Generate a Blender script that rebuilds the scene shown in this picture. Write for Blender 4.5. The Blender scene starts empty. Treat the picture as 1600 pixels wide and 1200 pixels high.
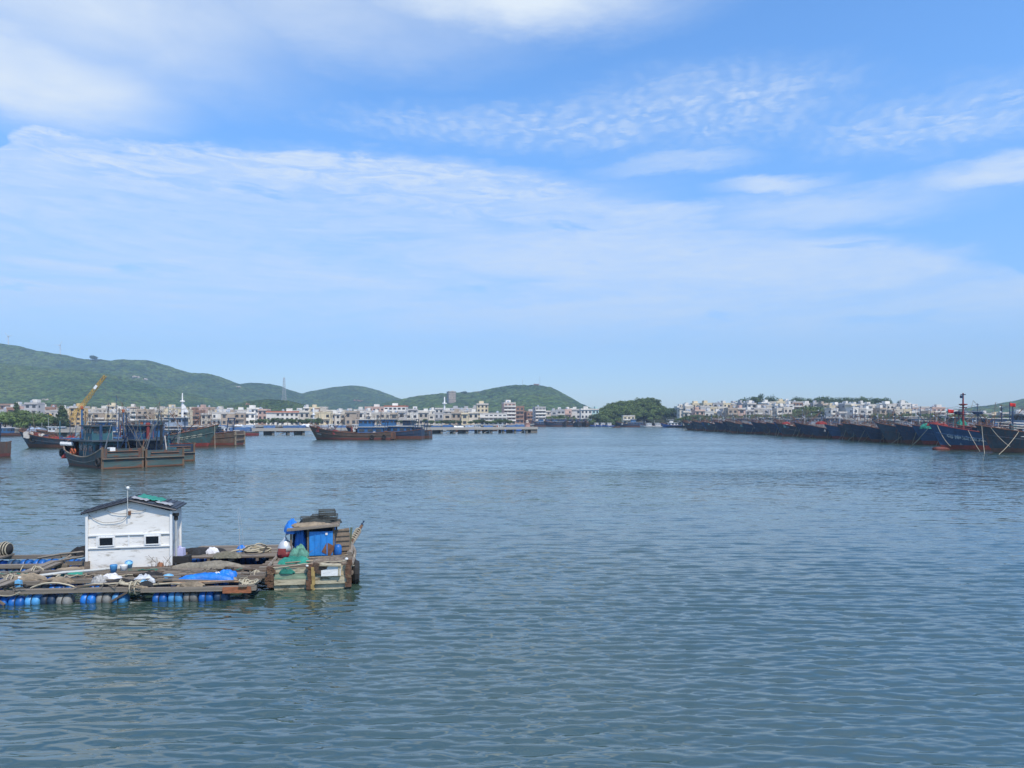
import bpy, bmesh, math, random
import numpy as np
from mathutils import Vector, Matrix, Euler
random.seed(7); np.random.seed(7)
sc = bpy.context.scene
COL = sc.collection
PI = math.pi
rad = math.radians

# ---------------------------------------------------------------- camera
F = 1150.0; HY = 654.0; CH = 6.0           # focal length and horizon of the 1600 px photograph, eye height in metres
cam_d = bpy.data.cameras.new('camera'); cam = bpy.data.objects.new('camera', cam_d); COL.objects.link(cam)
cam.location = (0, 0, CH); cam.rotation_euler = (rad(90), 0, 0)
cam_d.sensor_width = 36; cam_d.lens = 36 * F / 1600; cam_d.shift_y = (HY - 600) / 1600
cam_d.clip_start = 0.5; cam_d.clip_end = 20000
sc.camera = cam

# ---------------------------------------------------------------- light and exposure
SUN_EL, SUN_AZ = 56.0, 146.0                # azimuth clockwise from the view direction (+Y)
sd = Vector((math.sin(rad(SUN_AZ)) * math.cos(rad(SUN_EL)), math.cos(rad(SUN_AZ)) * math.cos(rad(SUN_EL)), math.sin(rad(SUN_EL))))
sun_d = bpy.data.lights.new('sun', 'SUN'); sun_d.energy = 3.3; sun_d.angle = rad(0.6); sun_d.color = (1.0, 0.90, 0.76)
sun = bpy.data.objects.new('sun', sun_d); COL.objects.link(sun); sun.location = (0, -50, 80)
sun.rotation_euler = (-sd).to_track_quat('-Z', 'Y').to_euler()
vs = sc.view_settings
vs.view_transform = 'Standard'; vs.look = 'None'; vs.exposure = 0.52; vs.gamma = 1.0; vs.use_curve_mapping = False
sc.cycles.use_denoising = True; sc.cycles.denoising_prefilter = 'ACCURATE'
sc.cycles.max_bounces = 6; sc.cycles.diffuse_bounces = 2; sc.cycles.glossy_bounces = 3
sc.cycles.transparent_max_bounces = 8; sc.cycles.volume_bounces = 0
sc.cycles.caustics_reflective = False; sc.cycles.caustics_refractive = False

# ---------------------------------------------------------------- node helpers
class NT:
    def __init__(s, tree): s.t = tree; s.n = tree.nodes; s.l = tree.links
    def add(s, typ, **kw):
        nd = s.n.new(typ)
        for k, v in kw.items(): setattr(nd, k, v)
        return nd
    def set(s, sock, v):
        if isinstance(v, bpy.types.NodeSocket): s.l.new(v, sock)
        else: sock.default_value = v
    def math(s, op, a, b=None, c=None, clamp=False):
        nd = s.add('ShaderNodeMath', operation=op, use_clamp=clamp)
        s.set(nd.inputs[0], a)
        if b is not None: s.set(nd.inputs[1], b)
        if c is not None: s.set(nd.inputs[2], c)
        return nd.outputs[0]
    def smooth(s, v, lo, hi, olo=0.0, ohi=1.0):
        nd = s.add('ShaderNodeMapRange', interpolation_type='SMOOTHSTEP')
        s.set(nd.inputs[0], v)
        for i, q in enumerate((lo, hi, olo, ohi)): s.set(nd.inputs[i + 1], q)
        return nd.outputs[0]
    def noise(s, vec, scale, detail=4, rough=0.55, dist=0.0):
        nd = s.add('ShaderNodeTexNoise')
        if vec is not None: s.l.new(vec, nd.inputs['Vector'])
        nd.inputs['Scale'].default_value = scale; nd.inputs['Detail'].default_value = detail
        nd.inputs['Roughness'].default_value = rough; nd.inputs['Distortion'].default_value = dist
        return nd.outputs['Fac']
    def mapping(s, vec, scale=(1, 1, 1), loc=(0, 0, 0), rot=(0, 0, 0)):
        nd = s.add('ShaderNodeMapping'); s.l.new(vec, nd.inputs[0])
        nd.inputs['Location'].default_value = loc; nd.inputs['Rotation'].default_value = rot; nd.inputs['Scale'].default_value = scale
        return nd.outputs[0]
    def mix(s, f, a, b, blend='MIX'):
        nd = s.add('ShaderNodeMix', data_type='RGBA', blend_type=blend)
        s.set(nd.inputs[0], f)
        for i, q in ((6, a), (7, b)):
            if not isinstance(q, bpy.types.NodeSocket) and len(q) == 3: q = (*q, 1)
            s.set(nd.inputs[i], q)
        return nd.outputs[2]
    def xyz(s, x, y, z):
        nd = s.add('ShaderNodeCombineXYZ')
        for i, q in enumerate((x, y, z)): s.set(nd.inputs[i], q)
        return nd.outputs[0]

# ---------------------------------------------------------------- sky
w = bpy.data.worlds.new('World'); sc.world = w; w.use_nodes = True
T = NT(w.node_tree); T.n.clear()
sky = T.add('ShaderNodeTexSky', sky_type='NISHITA')
sky.sun_disc = False; sky.sun_elevation = rad(SUN_EL); sky.sun_rotation = rad(SUN_AZ)
sky.altitude = 0; sky.air_density = 1.0; sky.dust_density = 0.4; sky.ozone_density = 2.2
tc = T.add('ShaderNodeTexCoord'); sep = T.add('ShaderNodeSeparateXYZ'); T.l.new(tc.outputs['Generated'], sep.inputs[0])
az = T.math('ARCTAN2', sep.outputs[0], sep.outputs[1])
el = T.math('ARCSINE', sep.outputs[2])
def AZ(px): return math.atan((px - 800) / F)
def EL(px, py): return math.atan((HY - py) / F * math.cos(AZ(px)))
ae = T.xyz(az, el, 0.0)
def band(mp): return T.mapping(ae, scale=mp)
warp = T.noise(T.mapping(ae, scale=(3, 9, 1)), 1.0, 3)
warp2 = T.noise(T.mapping(ae, scale=(12, 46, 1), loc=(3, 7, 0)), 1.0, 8, 0.68)
azw = T.math('ADD', az, T.math('MULTIPLY', T.math('SUBTRACT', warp, 0.5), 0.16))
elw = T.math('ADD', el, T.math('ADD', T.math('MULTIPLY', T.math('SUBTRACT', warp, 0.5), 0.05), T.math('MULTIPLY', T.math('SUBTRACT', warp2, 0.5), 0.05)))
def blob(cx, cy, rx, ry, soft=0.9, tilt=0.0):
    a0, e0 = AZ(cx), EL(cx, cy); ra = rx / F * math.cos(a0) ** 2; re = ry / F * math.cos(a0)
    da = T.math('SUBTRACT', azw, a0); de = T.math('SUBTRACT', elw, e0)
    if tilt: de = T.math('ADD', de, T.math('MULTIPLY', da, tilt))
    d = T.math('SQRT', T.math('ADD', T.math('POWER', T.math('DIVIDE', da, ra), 2.0), T.math('POWER', T.math('DIVIDE', de, re), 2.0)))
    return T.smooth(d, 1.0 - soft, 1.0 + soft * 0.5, 1.0, 0.0)
# the broad veil: upper edge as a curve over azimuth, streaky inside
fc = T.add('ShaderNodeFloatCurve')
T.set(fc.inputs['Factor'], 1.0); T.set(fc.inputs['Value'], T.math('ADD', T.math('MULTIPLY', azw, 0.8), 0.5, clamp=True))
cv = fc.mapping.curves[0]
edge = [(-400, 190), (0, 205), (200, 213), (500, 232), (640, 248), (760, 264), (900, 276), (1000, 296), (1150, 322), (1300, 350), (1450, 372), (1600, 395), (2000, 420)]
pts = [(AZ(x) * 0.8 + 0.5, EL(x, y)) for x, y in edge]
cv.points[0].location = (0, pts[0][1]); cv.points[1].location = (1, pts[-1][1])
for q in pts: cv.points.new(*q)
fc.mapping.update()
under = T.math('SUBTRACT', fc.outputs[0], elw)
veil_edge = T.smooth(under, -0.004, 0.03)
veil_low = T.smooth(el, EL(800, 590), EL(800, 470))
st1 = T.noise(T.mapping(ae, scale=(2.2, 13, 1), rot=(0, 0, rad(4)), loc=(1.3, 0.4, 0)), 1.0, 9, 0.66, 0.8)
st2 = T.noise(T.mapping(ae, scale=(14, 80, 1), rot=(0, 0, rad(-5))), 1.0, 8, 0.68, 1.0)
streak = T.math('ADD', T.math('MULTIPLY', T.smooth(st1, 0.3, 0.7), 0.7), T.math('MULTIPLY', T.smooth(st2, 0.3, 0.75), 0.3))
veil = T.math('MULTIPLY', T.math('MULTIPLY', veil_edge, veil_low), T.math('ADD', 0.19, T.math('MULTIPLY', streak, 0.55)))
rim = T.math('MULTIPLY', T.smooth(under, -0.002, 0.012), T.smooth(under, 0.13, 0.012))       # thick upper edge of the veil, thinning away downwards
rim = T.math('MULTIPLY', rim, T.smooth(az, AZ(1050), AZ(820)))
rim = T.math('MULTIPLY', rim, T.math('ADD', 0.38, T.math('MULTIPLY', T.smooth(st2, 0.36, 0.66), 0.42)))
holes = T.smooth(T.noise(T.mapping(ae, scale=(7, 34, 1), loc=(4.1, 2.2, 0), rot=(0, 0, rad(5))), 1.0, 4, 0.55, 0.5), 0.60, 0.70, 0.0, 0.55)
veil = T.math('MULTIPLY', T.math('MAXIMUM', veil, rim), T.math('SUBTRACT', 1.0, holes))
# ripple band of small clouds
vor = T.add('ShaderNodeTexVoronoi', feature='SMOOTH_F1'); T.l.new(T.mapping(T.xyz(azw, elw, 0.0), scale=(26, 62, 1), rot=(0, 0, rad(-8))), vor.inputs['Vector']); vor.inputs['Scale'].default_value = 2.7
rip = T.math('ADD', T.smooth(vor.outputs['Distance'], 0.72, 0.12), T.math('MULTIPLY', T.math('SUBTRACT', st2, 0.5), 1.6))
def mx(*a):
    r = a[0]
    for q in a[1:]: r = T.math('MAXIMUM', r, q)
    return r
ripm = mx(blob(900, 198, 420, 34, 0.8), blob(1100, 168, 250, 56, 0.8), blob(1480, 182, 220, 46, 0.8))
ripple = T.math('MULTIPLY', ripm, T.math('ADD', 0.16, T.math('MULTIPLY', T.math('MULTIPLY', rip, T.smooth(st1, 0.3, 0.6, 0.35, 1.0)), 0.34)), clamp=True)
wisp = mx(T.math('MULTIPLY', blob(1060, 255, 120, 16), 0.4), T.math('MULTIPLY', blob(1210, 288, 110, 15), 0.62), T.math('MULTIPLY', blob(1290, 325, 230, 34), 0.5),
          T.math('MULTIPLY', blob(1560, 268, 150, 26), 0.65), T.math('MULTIPLY', blob(850, 320, 170, 30), 0.5), T.math('MULTIPLY', blob(690, 275, 300, 22, 0.9, 0.05), 0.45))
wisp = T.math('MULTIPLY', wisp, T.math('ADD', 0.55, T.math('MULTIPLY', st2, 0.9)))
soft1 = T.noise(T.mapping(ae, scale=(6, 12, 1), loc=(0.2, 2.0, 0)), 1.0, 8, 0.6, 0.4)
cum = mx(T.math('MULTIPLY', blob(50, 105, 280, 90, 0.8), 0.9), T.math('MULTIPLY', blob(780, -25, 330, 70, 0.9), 1.0), T.math('MULTIPLY', blob(480, 20, 360, 70, 1.0), 0.55), T.math('MULTIPLY', blob(130, 0, 400, 120, 1.0), 0.75))
cum = T.math('MULTIPLY', cum, T.math('ADD', 0.45, T.math('MULTIPLY', soft1, 0.95)), clamp=True)
# elsewhere: the same kind of broken high cloud, all round and overhead
away = T.smooth(T.math('MAXIMUM', T.math('ABSOLUTE', az), T.math('MULTIPLY', el, 1.15)), 0.66, 0.9)
gen = T.math('MULTIPLY', away, T.math('MULTIPLY', T.smooth(st1, 0.42, 0.72), 0.6))
cloud = T.math('MINIMUM', mx(veil, ripple, wisp, cum, gen), 0.96)
tint = T.mix(T.smooth(el, 0.0, 0.42), (0.80, 0.98, 1.30), (0.87, 1.38, 1.80))
bgc = T.mix(1.0, sky.outputs[0], tint, 'MULTIPLY')
skyc = T.mix(cloud, bgc, (5.85, 6.45, 7.0))
bg = T.add('ShaderNodeBackground'); T.l.new(skyc, bg.inputs[0]); bg.inputs[1].default_value = 0.1
wo = T.add('ShaderNodeOutputWorld'); T.l.new(bg.outputs[0], wo.inputs[0])

# ---------------------------------------------------------------- materials
MATS = {}
def M(name, col, rough=0.75, var=0.25, vs_=2.0, rust=None, bump=0.0, bs=20.0, metal=0.0, rnd=0.0, stretch=(1, 1, 1), alpha=None):
    if name in MATS: return MATS[name]
    m = bpy.data.materials.new(name); m.use_nodes = True; MATS[name] = m
    t = NT(m.node_tree); b = t.n['Principled BSDF']
    tcn = t.add('ShaderNodeTexCoord'); oi = t.add('ShaderNodeObjectInfo')
    off = t.add('ShaderNodeVectorMath', operation='ADD'); t.l.new(tcn.outputs['Object'], off.inputs[0])
    t.l.new(t.xyz(t.math('MULTIPLY', oi.outputs['Random'], 37.0), t.math('MULTIPLY', oi.outputs['Random'], 11.0), 0.0), off.inputs[1])
    v = t.mapping(off.outputs[0], scale=stretch)
    n1 = t.noise(v, vs_, 6, 0.62)
    k = t.smooth(n1, 0.25, 0.75, 1 - var, 1 + var)
    if rnd: k = t.math('MULTIPLY', k, t.math('ADD', 1 - rnd, t.math('MULTIPLY', oi.outputs['Random'], 2 * rnd)))
    c = t.mix(1.0, (*col, 1), t.xyz(k, k, k), 'MULTIPLY')
    if rust:
        rc, amt, rs = rust
        n2 = t.noise(t.mapping(v, loc=(5, 9, 2)), rs, 7, 0.65, 0.4)
        c = t.mix(t.math('MULTIPLY', t.smooth(n2, 0.68 - amt * 0.4, 0.78 - amt * 0.3), 0.85), c, rc)
    t.l.new(c, b.inputs['Base Color'])
    b.inputs['Roughness'].default_value = rough; b.inputs['Metallic'].default_value = metal
    if bump:
        bp = t.add('ShaderNodeBump'); bp.inputs['Strength'].default_value = bump; bp.inputs['Distance'].default_value = 0.05
        t.l.new(t.noise(v, bs, 5, 0.6), bp.inputs['Height']); t.l.new(bp.outputs[0], b.inputs['Normal'])
    return m
RUST = (0.16, 0.055, 0.022); GRIME = (0.10, 0.085, 0.065)
def hullmat(name, top, bottom=(0.20, 0.035, 0.022), zb=0.7, rust=0.35, mid=None, stain=RUST):
    if name in MATS: return MATS[name]
    m = bpy.data.materials.new(name); m.use_nodes = True; MATS[name] = m
    t = NT(m.node_tree); b = t.n['Principled BSDF']
    tcn = t.add('ShaderNodeTexCoord'); oi = t.add('ShaderNodeObjectInfo')
    s3 = t.add('ShaderNodeSeparateXYZ'); t.l.new(tcn.outputs['Object'], s3.inputs[0])
    off = t.add('ShaderNodeVectorMath', operation='ADD'); t.l.new(tcn.outputs['Object'], off.inputs[0])
    t.l.new(t.xyz(t.math('MULTIPLY', oi.outputs['Random'], 90.0), 0.0, 0.0), off.inputs[1])
    n1 = t.noise(off.outputs[0], 0.9, 6, 0.65)
    n2 = t.noise(t.mapping(off.outputs[0], scale=(1.6, 1.6, 0.25)), 1.5, 6, 0.7, 0.3)     # vertical runs
    n3 = t.noise(t.mapping(off.outputs[0], scale=(0.25, 0.25, 2.0)), 1.2, 4, 0.6)          # plate rows
    k = t.math('ADD', t.smooth(n1, 0.25, 0.75, 0.62, 1.25), t.math('MULTIPLY', t.math('SUBTRACT', n3, 0.5), 0.5))
    k = t.math('MULTIPLY', k, t.math('ADD', 0.75, t.math('MULTIPLY', oi.outputs['Random'], 0.5)))
    ct = t.mix(1.0, (*top, 1), t.xyz(k, k, k), 'MULTIPLY')
    cb = t.mix(t.smooth(n2, 0.3, 0.7), bottom, tuple(q * 0.45 for q in bottom))
    line = t.math('SUBTRACT', s3.outputs[2], t.math('MULTIPLY', t.math('SUBTRACT', n1, 0.5), 0.25))
    c = t.mix(t.smooth(line, zb - 0.03, zb + 0.03), cb, ct)
    c = t.mix(t.math('MULTIPLY', t.smooth(n2, 0.66 - rust * 0.35, 0.80 - rust * 0.25), 0.75), c, stain)
    slime = t.smooth(line, 0.28, -0.05)
    c = t.mix(t.math('MULTIPLY', slime, 0.8), c, (0.022, 0.026, 0.018))
    t.l.new(c, b.inputs['Base Color']); b.inputs['Roughness'].default_value = 0.6
    bp = t.add('ShaderNodeBump'); bp.inputs['Strength'].default_value = 0.35; bp.inputs['Distance'].default_value = 0.06
    t.l.new(n2, bp.inputs['Height']); t.l.new(bp.outputs[0], b.inputs['Normal'])
    return m

# ---------------------------------------------------------------- mesh helpers
def tag(o, label=None, cat=None, group=None, kind=None):
    if label: o['label'] = label
    if cat: o['category'] = cat
    if group: o['group'] = group
    if kind: o['kind'] = kind
    return o
def link(o, parent=None):
    COL.objects.link(o)
    if parent is not None: o.parent = parent
    return o
def empty(name, loc=(0, 0, 0), rz=0.0, label=None, cat=None, group=None):
    o = bpy.data.objects.new(name, None); o.empty_display_size = 0.3; link(o)
    o.location = loc; o.rotation_euler = (0, 0, rz)
    return tag(o, label, cat, group)
def sub(o, p):
    """make o a sub-part of part p without moving it"""
    o.parent = p; o.matrix_parent_inverse = p.matrix_basis.inverted(); return o
def copy_tree(o, parent=None):
    mpi = o.matrix_parent_inverse.copy(); c = o.copy(); link(c, parent); c.matrix_parent_inverse = mpi
    for ch in list(o.children): copy_tree(ch, c)
    return c
class MB:
    def __init__(s): s.v = []; s.f = []
    def add(s, vs, fs):
        o = len(s.v); s.v.extend([tuple(q) for q in vs]); s.f.extend([tuple(i + o for i in q) for q in fs]); return s
    def box(s, c, d, rz=0.0, rx=0.0, ry=0.0, taper=1.0):
        R = Euler((rx, ry, rz)).to_matrix(); c = Vector(c); vs = []
        for z in (-0.5, 0.5):
            tp = taper if z > 0 else 1.0
            for x, y in ((-0.5, -0.5), (0.5, -0.5), (0.5, 0.5), (-0.5, 0.5)):
                vs.append(c + R @ Vector((x * d[0] * tp, y * d[1] * tp, z * d[2])))
        return s.add(vs, [(0, 3, 2, 1), (4, 5, 6, 7), (0, 1, 5, 4), (1, 2, 6, 5), (2, 3, 7, 6), (3, 0, 4, 7)])
    def tube(s, pts, r, n=6, r1=None, caps=True):
        pts = [Vector(p) for p in pts]; N = len(pts); vs = []; fs = []
        for i, p in enumerate(pts):
            d = (pts[min(i + 1, N - 1)] - pts[max(i - 1, 0)])
            if d.length < 1e-6: d = Vector((0, 0, 1))
            d.normalize()
            up = Vector((0, 0, 1)) if abs(d.z) < 0.9 else Vector((1, 0, 0))
            a = d.cross(up).normalized(); b = d.cross(a)
            rr = r if r1 is None else r + (r1 - r) * i / max(N - 1, 1)
            for k in range(n):
                q = 2 * PI * k / n
                vs.append(p + a * (math.cos(q) * rr) + b * (math.sin(q) * rr))
        for i in range(N - 1):
            for k in range(n):
                k2 = (k + 1) % n
                fs.append((i * n + k, i * n + k2, (i + 1) * n + k2, (i + 1) * n + k))
        if caps:
            fs.append(tuple(range(n))[::-1]); fs.append(tuple((N - 1) * n + k for k in range(n)))
        return s.add(vs, fs)
    def lathe(s, prof, n=12, axis='Z', c=(0, 0, 0)):
        vs = []; fs = []; c = Vector(c)
        for r, h in prof:
            for k in range(n):
                q = 2 * PI * k / n; x, y = r * math.cos(q), r * math.sin(q)
                vs.append(c + (Vector((x, y, h)) if axis == 'Z' else Vector((h, x, y)) if axis == 'X' else Vector((y, h, x))))
        for i in range(len(prof) - 1):
            for k in range(n):
                k2 = (k + 1) % n
                fs.append((i * n + k, i * n + k2, (i + 1) * n + k2, (i + 1) * n + k))
        fs.append(tuple(range(n))[::-1]); fs.append(tuple((len(prof) - 1) * n + k for k in range(n)))
        return s.add(vs, fs)
    def torus(s, c, R, r, axis='Y', n=14, m=6):
        vs = []; fs = []; c = Vector(c)
        for i in range(n):
            a = 2 * PI * i / n
            for j in range(m):
                b = 2 * PI * j / m; q = R + r * math.cos(b); h = r * math.sin(b)
                x, y = q * math.cos(a), q * math.sin(a)
                vs.append(c + (Vector((x, y, h)) if axis == 'Z' else Vector((x, h, y)) if axis == 'Y' else Vector((h, x, y))))
        for i in range(n):
            for j in range(m):
                fs.append((i * m + j, ((i + 1) % n) * m + j, ((i + 1) % n) * m + (j + 1) % m, i * m + (j + 1) % m))
        return s.add(vs, fs)
    def mesh(s, name, smooth=False):
        me = bpy.data.meshes.new(name); me.from_pydata(s.v, [], s.f); me.update()
        if smooth: me.polygons.foreach_set('use_smooth', [True] * len(me.polygons))
        return me
    def build(s, name, mat, parent=None, smooth=False, loc=None, rz=None, label=None, cat=None, group=None, kind=None):
        me = s.mesh(name, smooth); me.materials.append(mat)
        o = bpy.data.objects.new(name, me); link(o, parent)
        if loc is not None: o.location = loc
        if rz is not None: o.rotation_euler = (0, 0, rz)
        return tag(o, label, cat, group, kind)
CUBES = {}
def cube(name, c, d, mat, parent=None, rz=0.0, rx=0.0, ry=0.0):
    """a box part that shares one unit mesh per material"""
    if mat.name not in CUBES:
        me = MB().box((0, 0, 0), (1, 1, 1)).mesh('block'); me.materials.append(mat); CUBES[mat.name] = me
    o = bpy.data.objects.new(name, CUBES[mat.name]); link(o, parent)
    o.location = c; o.scale = d; o.rotation_euler = (rx, ry, rz)
    return o
def rope(pts, r, sag=0.0, seg=8, jit=0.0, n=5):
    """polyline with sag between given points"""
    out = []
    for a, b in zip(pts[:-1], pts[1:]):
        a, b = Vector(a), Vector(b)
        for i in range(seg):
            t = i / seg
            p = a.lerp(b, t); p.z -= sag * 4 * t * (1 - t)
            if jit and i: p += Vector((random.uniform(-jit, jit), random.uniform(-jit, jit), random.uniform(-jit, jit) * 0.4))
            out.append(p)
    out.append(Vector(pts[-1]))
    return MB().tube(out, r, n)
def vnoise(x, y, seed=0):
    xi = np.floor(x).astype(np.int64); yi = np.floor(y).astype(np.int64); xf = x - xi; yf = y - yi
    def h(a, b):
        n = (a * 374761393 + b * 668265263 + seed * 974634777) & 0x7fffffff
        n = ((n ^ (n >> 13)) * 1274126177) & 0x7fffffff
        return ((n ^ (n >> 16)) & 0xffff) / 65535.0
    u = xf * xf * (3 - 2 * xf); v = yf * yf * (3 - 2 * yf)
    return (h(xi, yi) * (1 - u) + h(xi + 1, yi) * u) * (1 - v) + (h(xi, yi + 1) * (1 - u) + h(xi + 1, yi + 1) * u) * v
def fbm(x, y, oct=4, seed=0):
    s = np.zeros_like(x, dtype=float); a = 0.5
    for i in range(oct):
        s += a * vnoise(x * 2 ** i, y * 2 ** i, seed + i); a *= 0.5
    return s
def grid_obj(name, V, nr, nc, mat, parent=None, smooth=True):
    """V: (nr*nc,3) array, rows by columns"""
    me = bpy.data.meshes.new(name)
    idx = np.arange(nr * nc).reshape(nr, nc)
    q = np.stack([idx[:-1, :-1], idx[:-1, 1:], idx[1:, 1:], idx[1:, :-1]], -1).reshape(-1, 4)
    me.vertices.add(len(V)); me.vertices.foreach_set('co', np.ascontiguousarray(V, dtype=np.float32).ravel())
    me.loops.add(q.size); me.loops.foreach_set('vertex_index', q.astype(np.int32).ravel())
    me.polygons.add(len(q)); me.polygons.foreach_set('loop_start', np.arange(0, q.size, 4, dtype=np.int32))
    if smooth: me.polygons.foreach_set('use_smooth', np.ones(len(q), dtype=bool))
    me.update(calc_edges=True); me.validate()
    me.materials.append(mat)
    o = bpy.data.objects.new(name, me); link(o, parent); return o
def at(x, D): return (x - 800) / F * D
def zt(y, D): return CH + (HY - y) / F * D
# ================================================================ water
WN, WF = 0.12, 1.2                      # ripple slope close by and far off
def water_material():
    m = bpy.data.materials.new('sea_water'); m.use_nodes = True
    t = NT(m.node_tree); b = t.n['Principled BSDF']
    g = t.add('ShaderNodeNewGeometry'); pos = g.outputs['Position']
    turb = t.noise(t.mapping(pos, scale=(0.02, 0.05, 1)), 1.0, 4)
    c = t.mix(t.smooth(turb, 0.3, 0.7), (0.026, 0.060, 0.054), (0.042, 0.066, 0.042))
    t.l.new(c, b.inputs['Base Color'])
    b.inputs['IOR'].default_value = 2.5
    b.inputs['Roughness'].default_value = 0.06
    lanes = t.noise(t.mapping(pos, scale=(0.008, 0.035, 1), rot=(0, 0, rad(-7))), 1.0, 4, 0.6, 0.5)   # wind lanes: rougher and calmer strips
    lf = t.smooth(lanes, 0.35, 0.65, 0.45, 1.15)
    def slope(sx, sy, rz, loc):                    # small ripples as slopes, so that they do not average out with distance
        nd = t.add('ShaderNodeTexNoise'); t.l.new(t.mapping(pos, scale=(sx, sy, 1), rot=(0, 0, rad(rz)), loc=loc), nd.inputs['Vector'])
        nd.inputs['Scale'].default_value = 1.0; nd.inputs['Detail'].default_value = 3.0; nd.inputs['Roughness'].default_value = 0.55; nd.inputs['Distortion'].default_value = 0.4
        sub = t.add('ShaderNodeVectorMath', operation='SUBTRACT'); t.l.new(nd.outputs['Color'], sub.inputs[0]); sub.inputs[1].default_value = (0.5, 0.5, 0.5)
        return sub.outputs[0]
    def vscale(v, k):
        nd = t.add('ShaderNodeVectorMath', operation='SCALE'); t.l.new(v, nd.inputs[0]); t.set(nd.inputs['Scale'], k); return nd.outputs[0]
    def vmul(v, k):
        nd = t.add('ShaderNodeVectorMath', operation='MULTIPLY'); t.l.new(v, nd.inputs[0]); nd.inputs[1].default_value = k; return nd.outputs[0]
    def vadd(a, c):
        nd = t.add('ShaderNodeVectorMath', operation='ADD'); t.l.new(a, nd.inputs[0]); t.l.new(c, nd.inputs[1]); return nd.outputs[0]
    sp = t.add('ShaderNodeSeparateXYZ'); t.l.new(pos, sp.inputs[0])
    far = t.smooth(sp.outputs[1], 16.0, 80.0, WN, WF)
    s1 = vmul(slope(2.4, 8.5, 6, (0, 0, 0)), (0.45, 0.9, 0)); s2 = vmul(slope(0.5, 2.2, -8, (7, 3, 0)), (0.4, 0.9, 0))
    sl = vscale(vadd(s1, s2), t.math('MULTIPLY', lf, far))
    sx = t.add('ShaderNodeSeparateXYZ'); t.l.new(sl, sx.inputs[0])
    view_tilt = t.math('MULTIPLY', t.math('ABSOLUTE', sx.outputs[1]), t.smooth(sp.outputs[1], 25.0, 130.0, 0.0, -1.5))   # added tilt towards the viewer, so far ripples reflect higher sky, not the shore
    sl = vadd(sl, t.xyz(0.0, view_tilt, 0.0))
    nn = vadd(g.outputs['Normal'], sl)
    nz = t.add('ShaderNodeVectorMath', operation='NORMALIZE'); t.l.new(nn, nz.inputs[0])
    t.l.new(nz.outputs[0], b.inputs['Normal'])
    return m
def make_water():
    rows = []; d = 9.0
    while d < 170: rows.append(d); d += max(0.022, d * d / 4400 * 0.45)
    while d < 2600: rows.append(d); d *= 1.06
    rows = np.array([-40, -10, 4] + rows + [3000]); nc = 960
    u = np.linspace(-1.0, 1.0, nc); u = np.sign(u) * (0.80 * np.abs(u) + 0.9 * np.clip(np.abs(u) - 0.92, 0, 1) * 12)
    Y, U = np.meshgrid(rows, u, indexing='ij')
    X = U * np.maximum(Y, 9.0)
    rng = np.random.RandomState(3)
    Z = np.zeros_like(X)
    dY = np.gradient(rows)[:, None] * np.ones_like(X)
    dX = np.maximum(Y, 9) * 1.6 / nc
    DX = np.zeros_like(X); DY = np.zeros_like(X)
    gust = 0.65 + 0.7 * fbm(X * 0.06, Y * 0.10, 3, 5)
    gust = gust * (1 - 0.5 * np.exp(-((X + 12.5) / 5.5) ** 2 - ((Y - 21.5) / 3.2) ** 2))      # calmer water sheltered by the raft
    for i in range(66):
        lam = float(np.clip(0.37 * math.exp(rng.normal() * 0.62), 0.15, 2.4))
        th = rad(90 + rng.normal(-4, 9 if lam > 0.5 else 14))
        k = 2 * PI / lam; kx, ky = k * math.cos(th), k * math.sin(th)
        amp = 0.0052 * lam * (0.5 + rng.rand())
        fade = np.clip(1.6 - 3.2 * (dY * abs(math.sin(th)) + dX * abs(math.cos(th))) / lam, 0, 1)
        ph = kx * X + ky * Y + rng.rand() * 2 * PI + 0.8 * np.sin(X * 0.7 / lam ** .5 + rng.rand() * 6)
        s, cc = np.sin(ph), np.cos(ph)
        Z += amp * fade * gust * (s + 0.12 * np.sin(2 * ph + 0.5))
        DX -= amp * fade * math.cos(th) * cc * 0.9; DY -= amp * fade * math.sin(th) * cc * 0.9
    V = np.stack([X + DX, Y + DY, Z], -1).reshape(-1, 3)
    o = grid_obj('water', V, len(rows), nc, water_material()); o['kind'] = 'structure'
    return o
make_water()

# ================================================================ land, quays and hills
m_conc = M('quay_concrete', (0.36, 0.34, 0.31), 0.9, 0.25, 0.4, (GRIME, 0.35, 0.6), 0.3, 4)
m_soil = M('town_ground', (0.22, 0.20, 0.17), 0.95, 0.3, 0.05)
LZ = 2.1
shore = [(-1500, 170), (-330, 262), (-235, 296), (-150, 345), (-128, 432), (8, 446), (18, 566), (66, 585), (132, 572), (141, 420), (124, 380), (121, 60), (1500, 60), (2600, 1500), (2600, 2700), (-2600, 2700), (-2600, 900)]
mb = MB(); n = len(shore)
mb.add([(x, y, LZ) for x, y in shore] + [(x, y, -0.8) for x, y in shore], [tuple(range(n))] + [(i, i + n, (i + 1) % n + n, (i + 1) % n) for i in range(n)])
mb.build('shore_ground', m_soil, kind='structure')
# quay coping stones along the two harbour fronts
def coping(name, pts):
    mb = MB()
    for (x0, y0), (x1, y1) in zip(pts[:-1], pts[1:]):
        L = math.hypot(x1 - x0, y1 - y0); a = math.atan2(y1 - y0, x1 - x0)
        mb.box(((x0 + x1) / 2, (y0 + y1) / 2, LZ - 0.25), (L, 0.7, 0.7), a)
    mb.build(name, m_conc, kind='structure')
coping('quay', shore[1:10]); coping('quay', shore[9:12])

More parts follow.
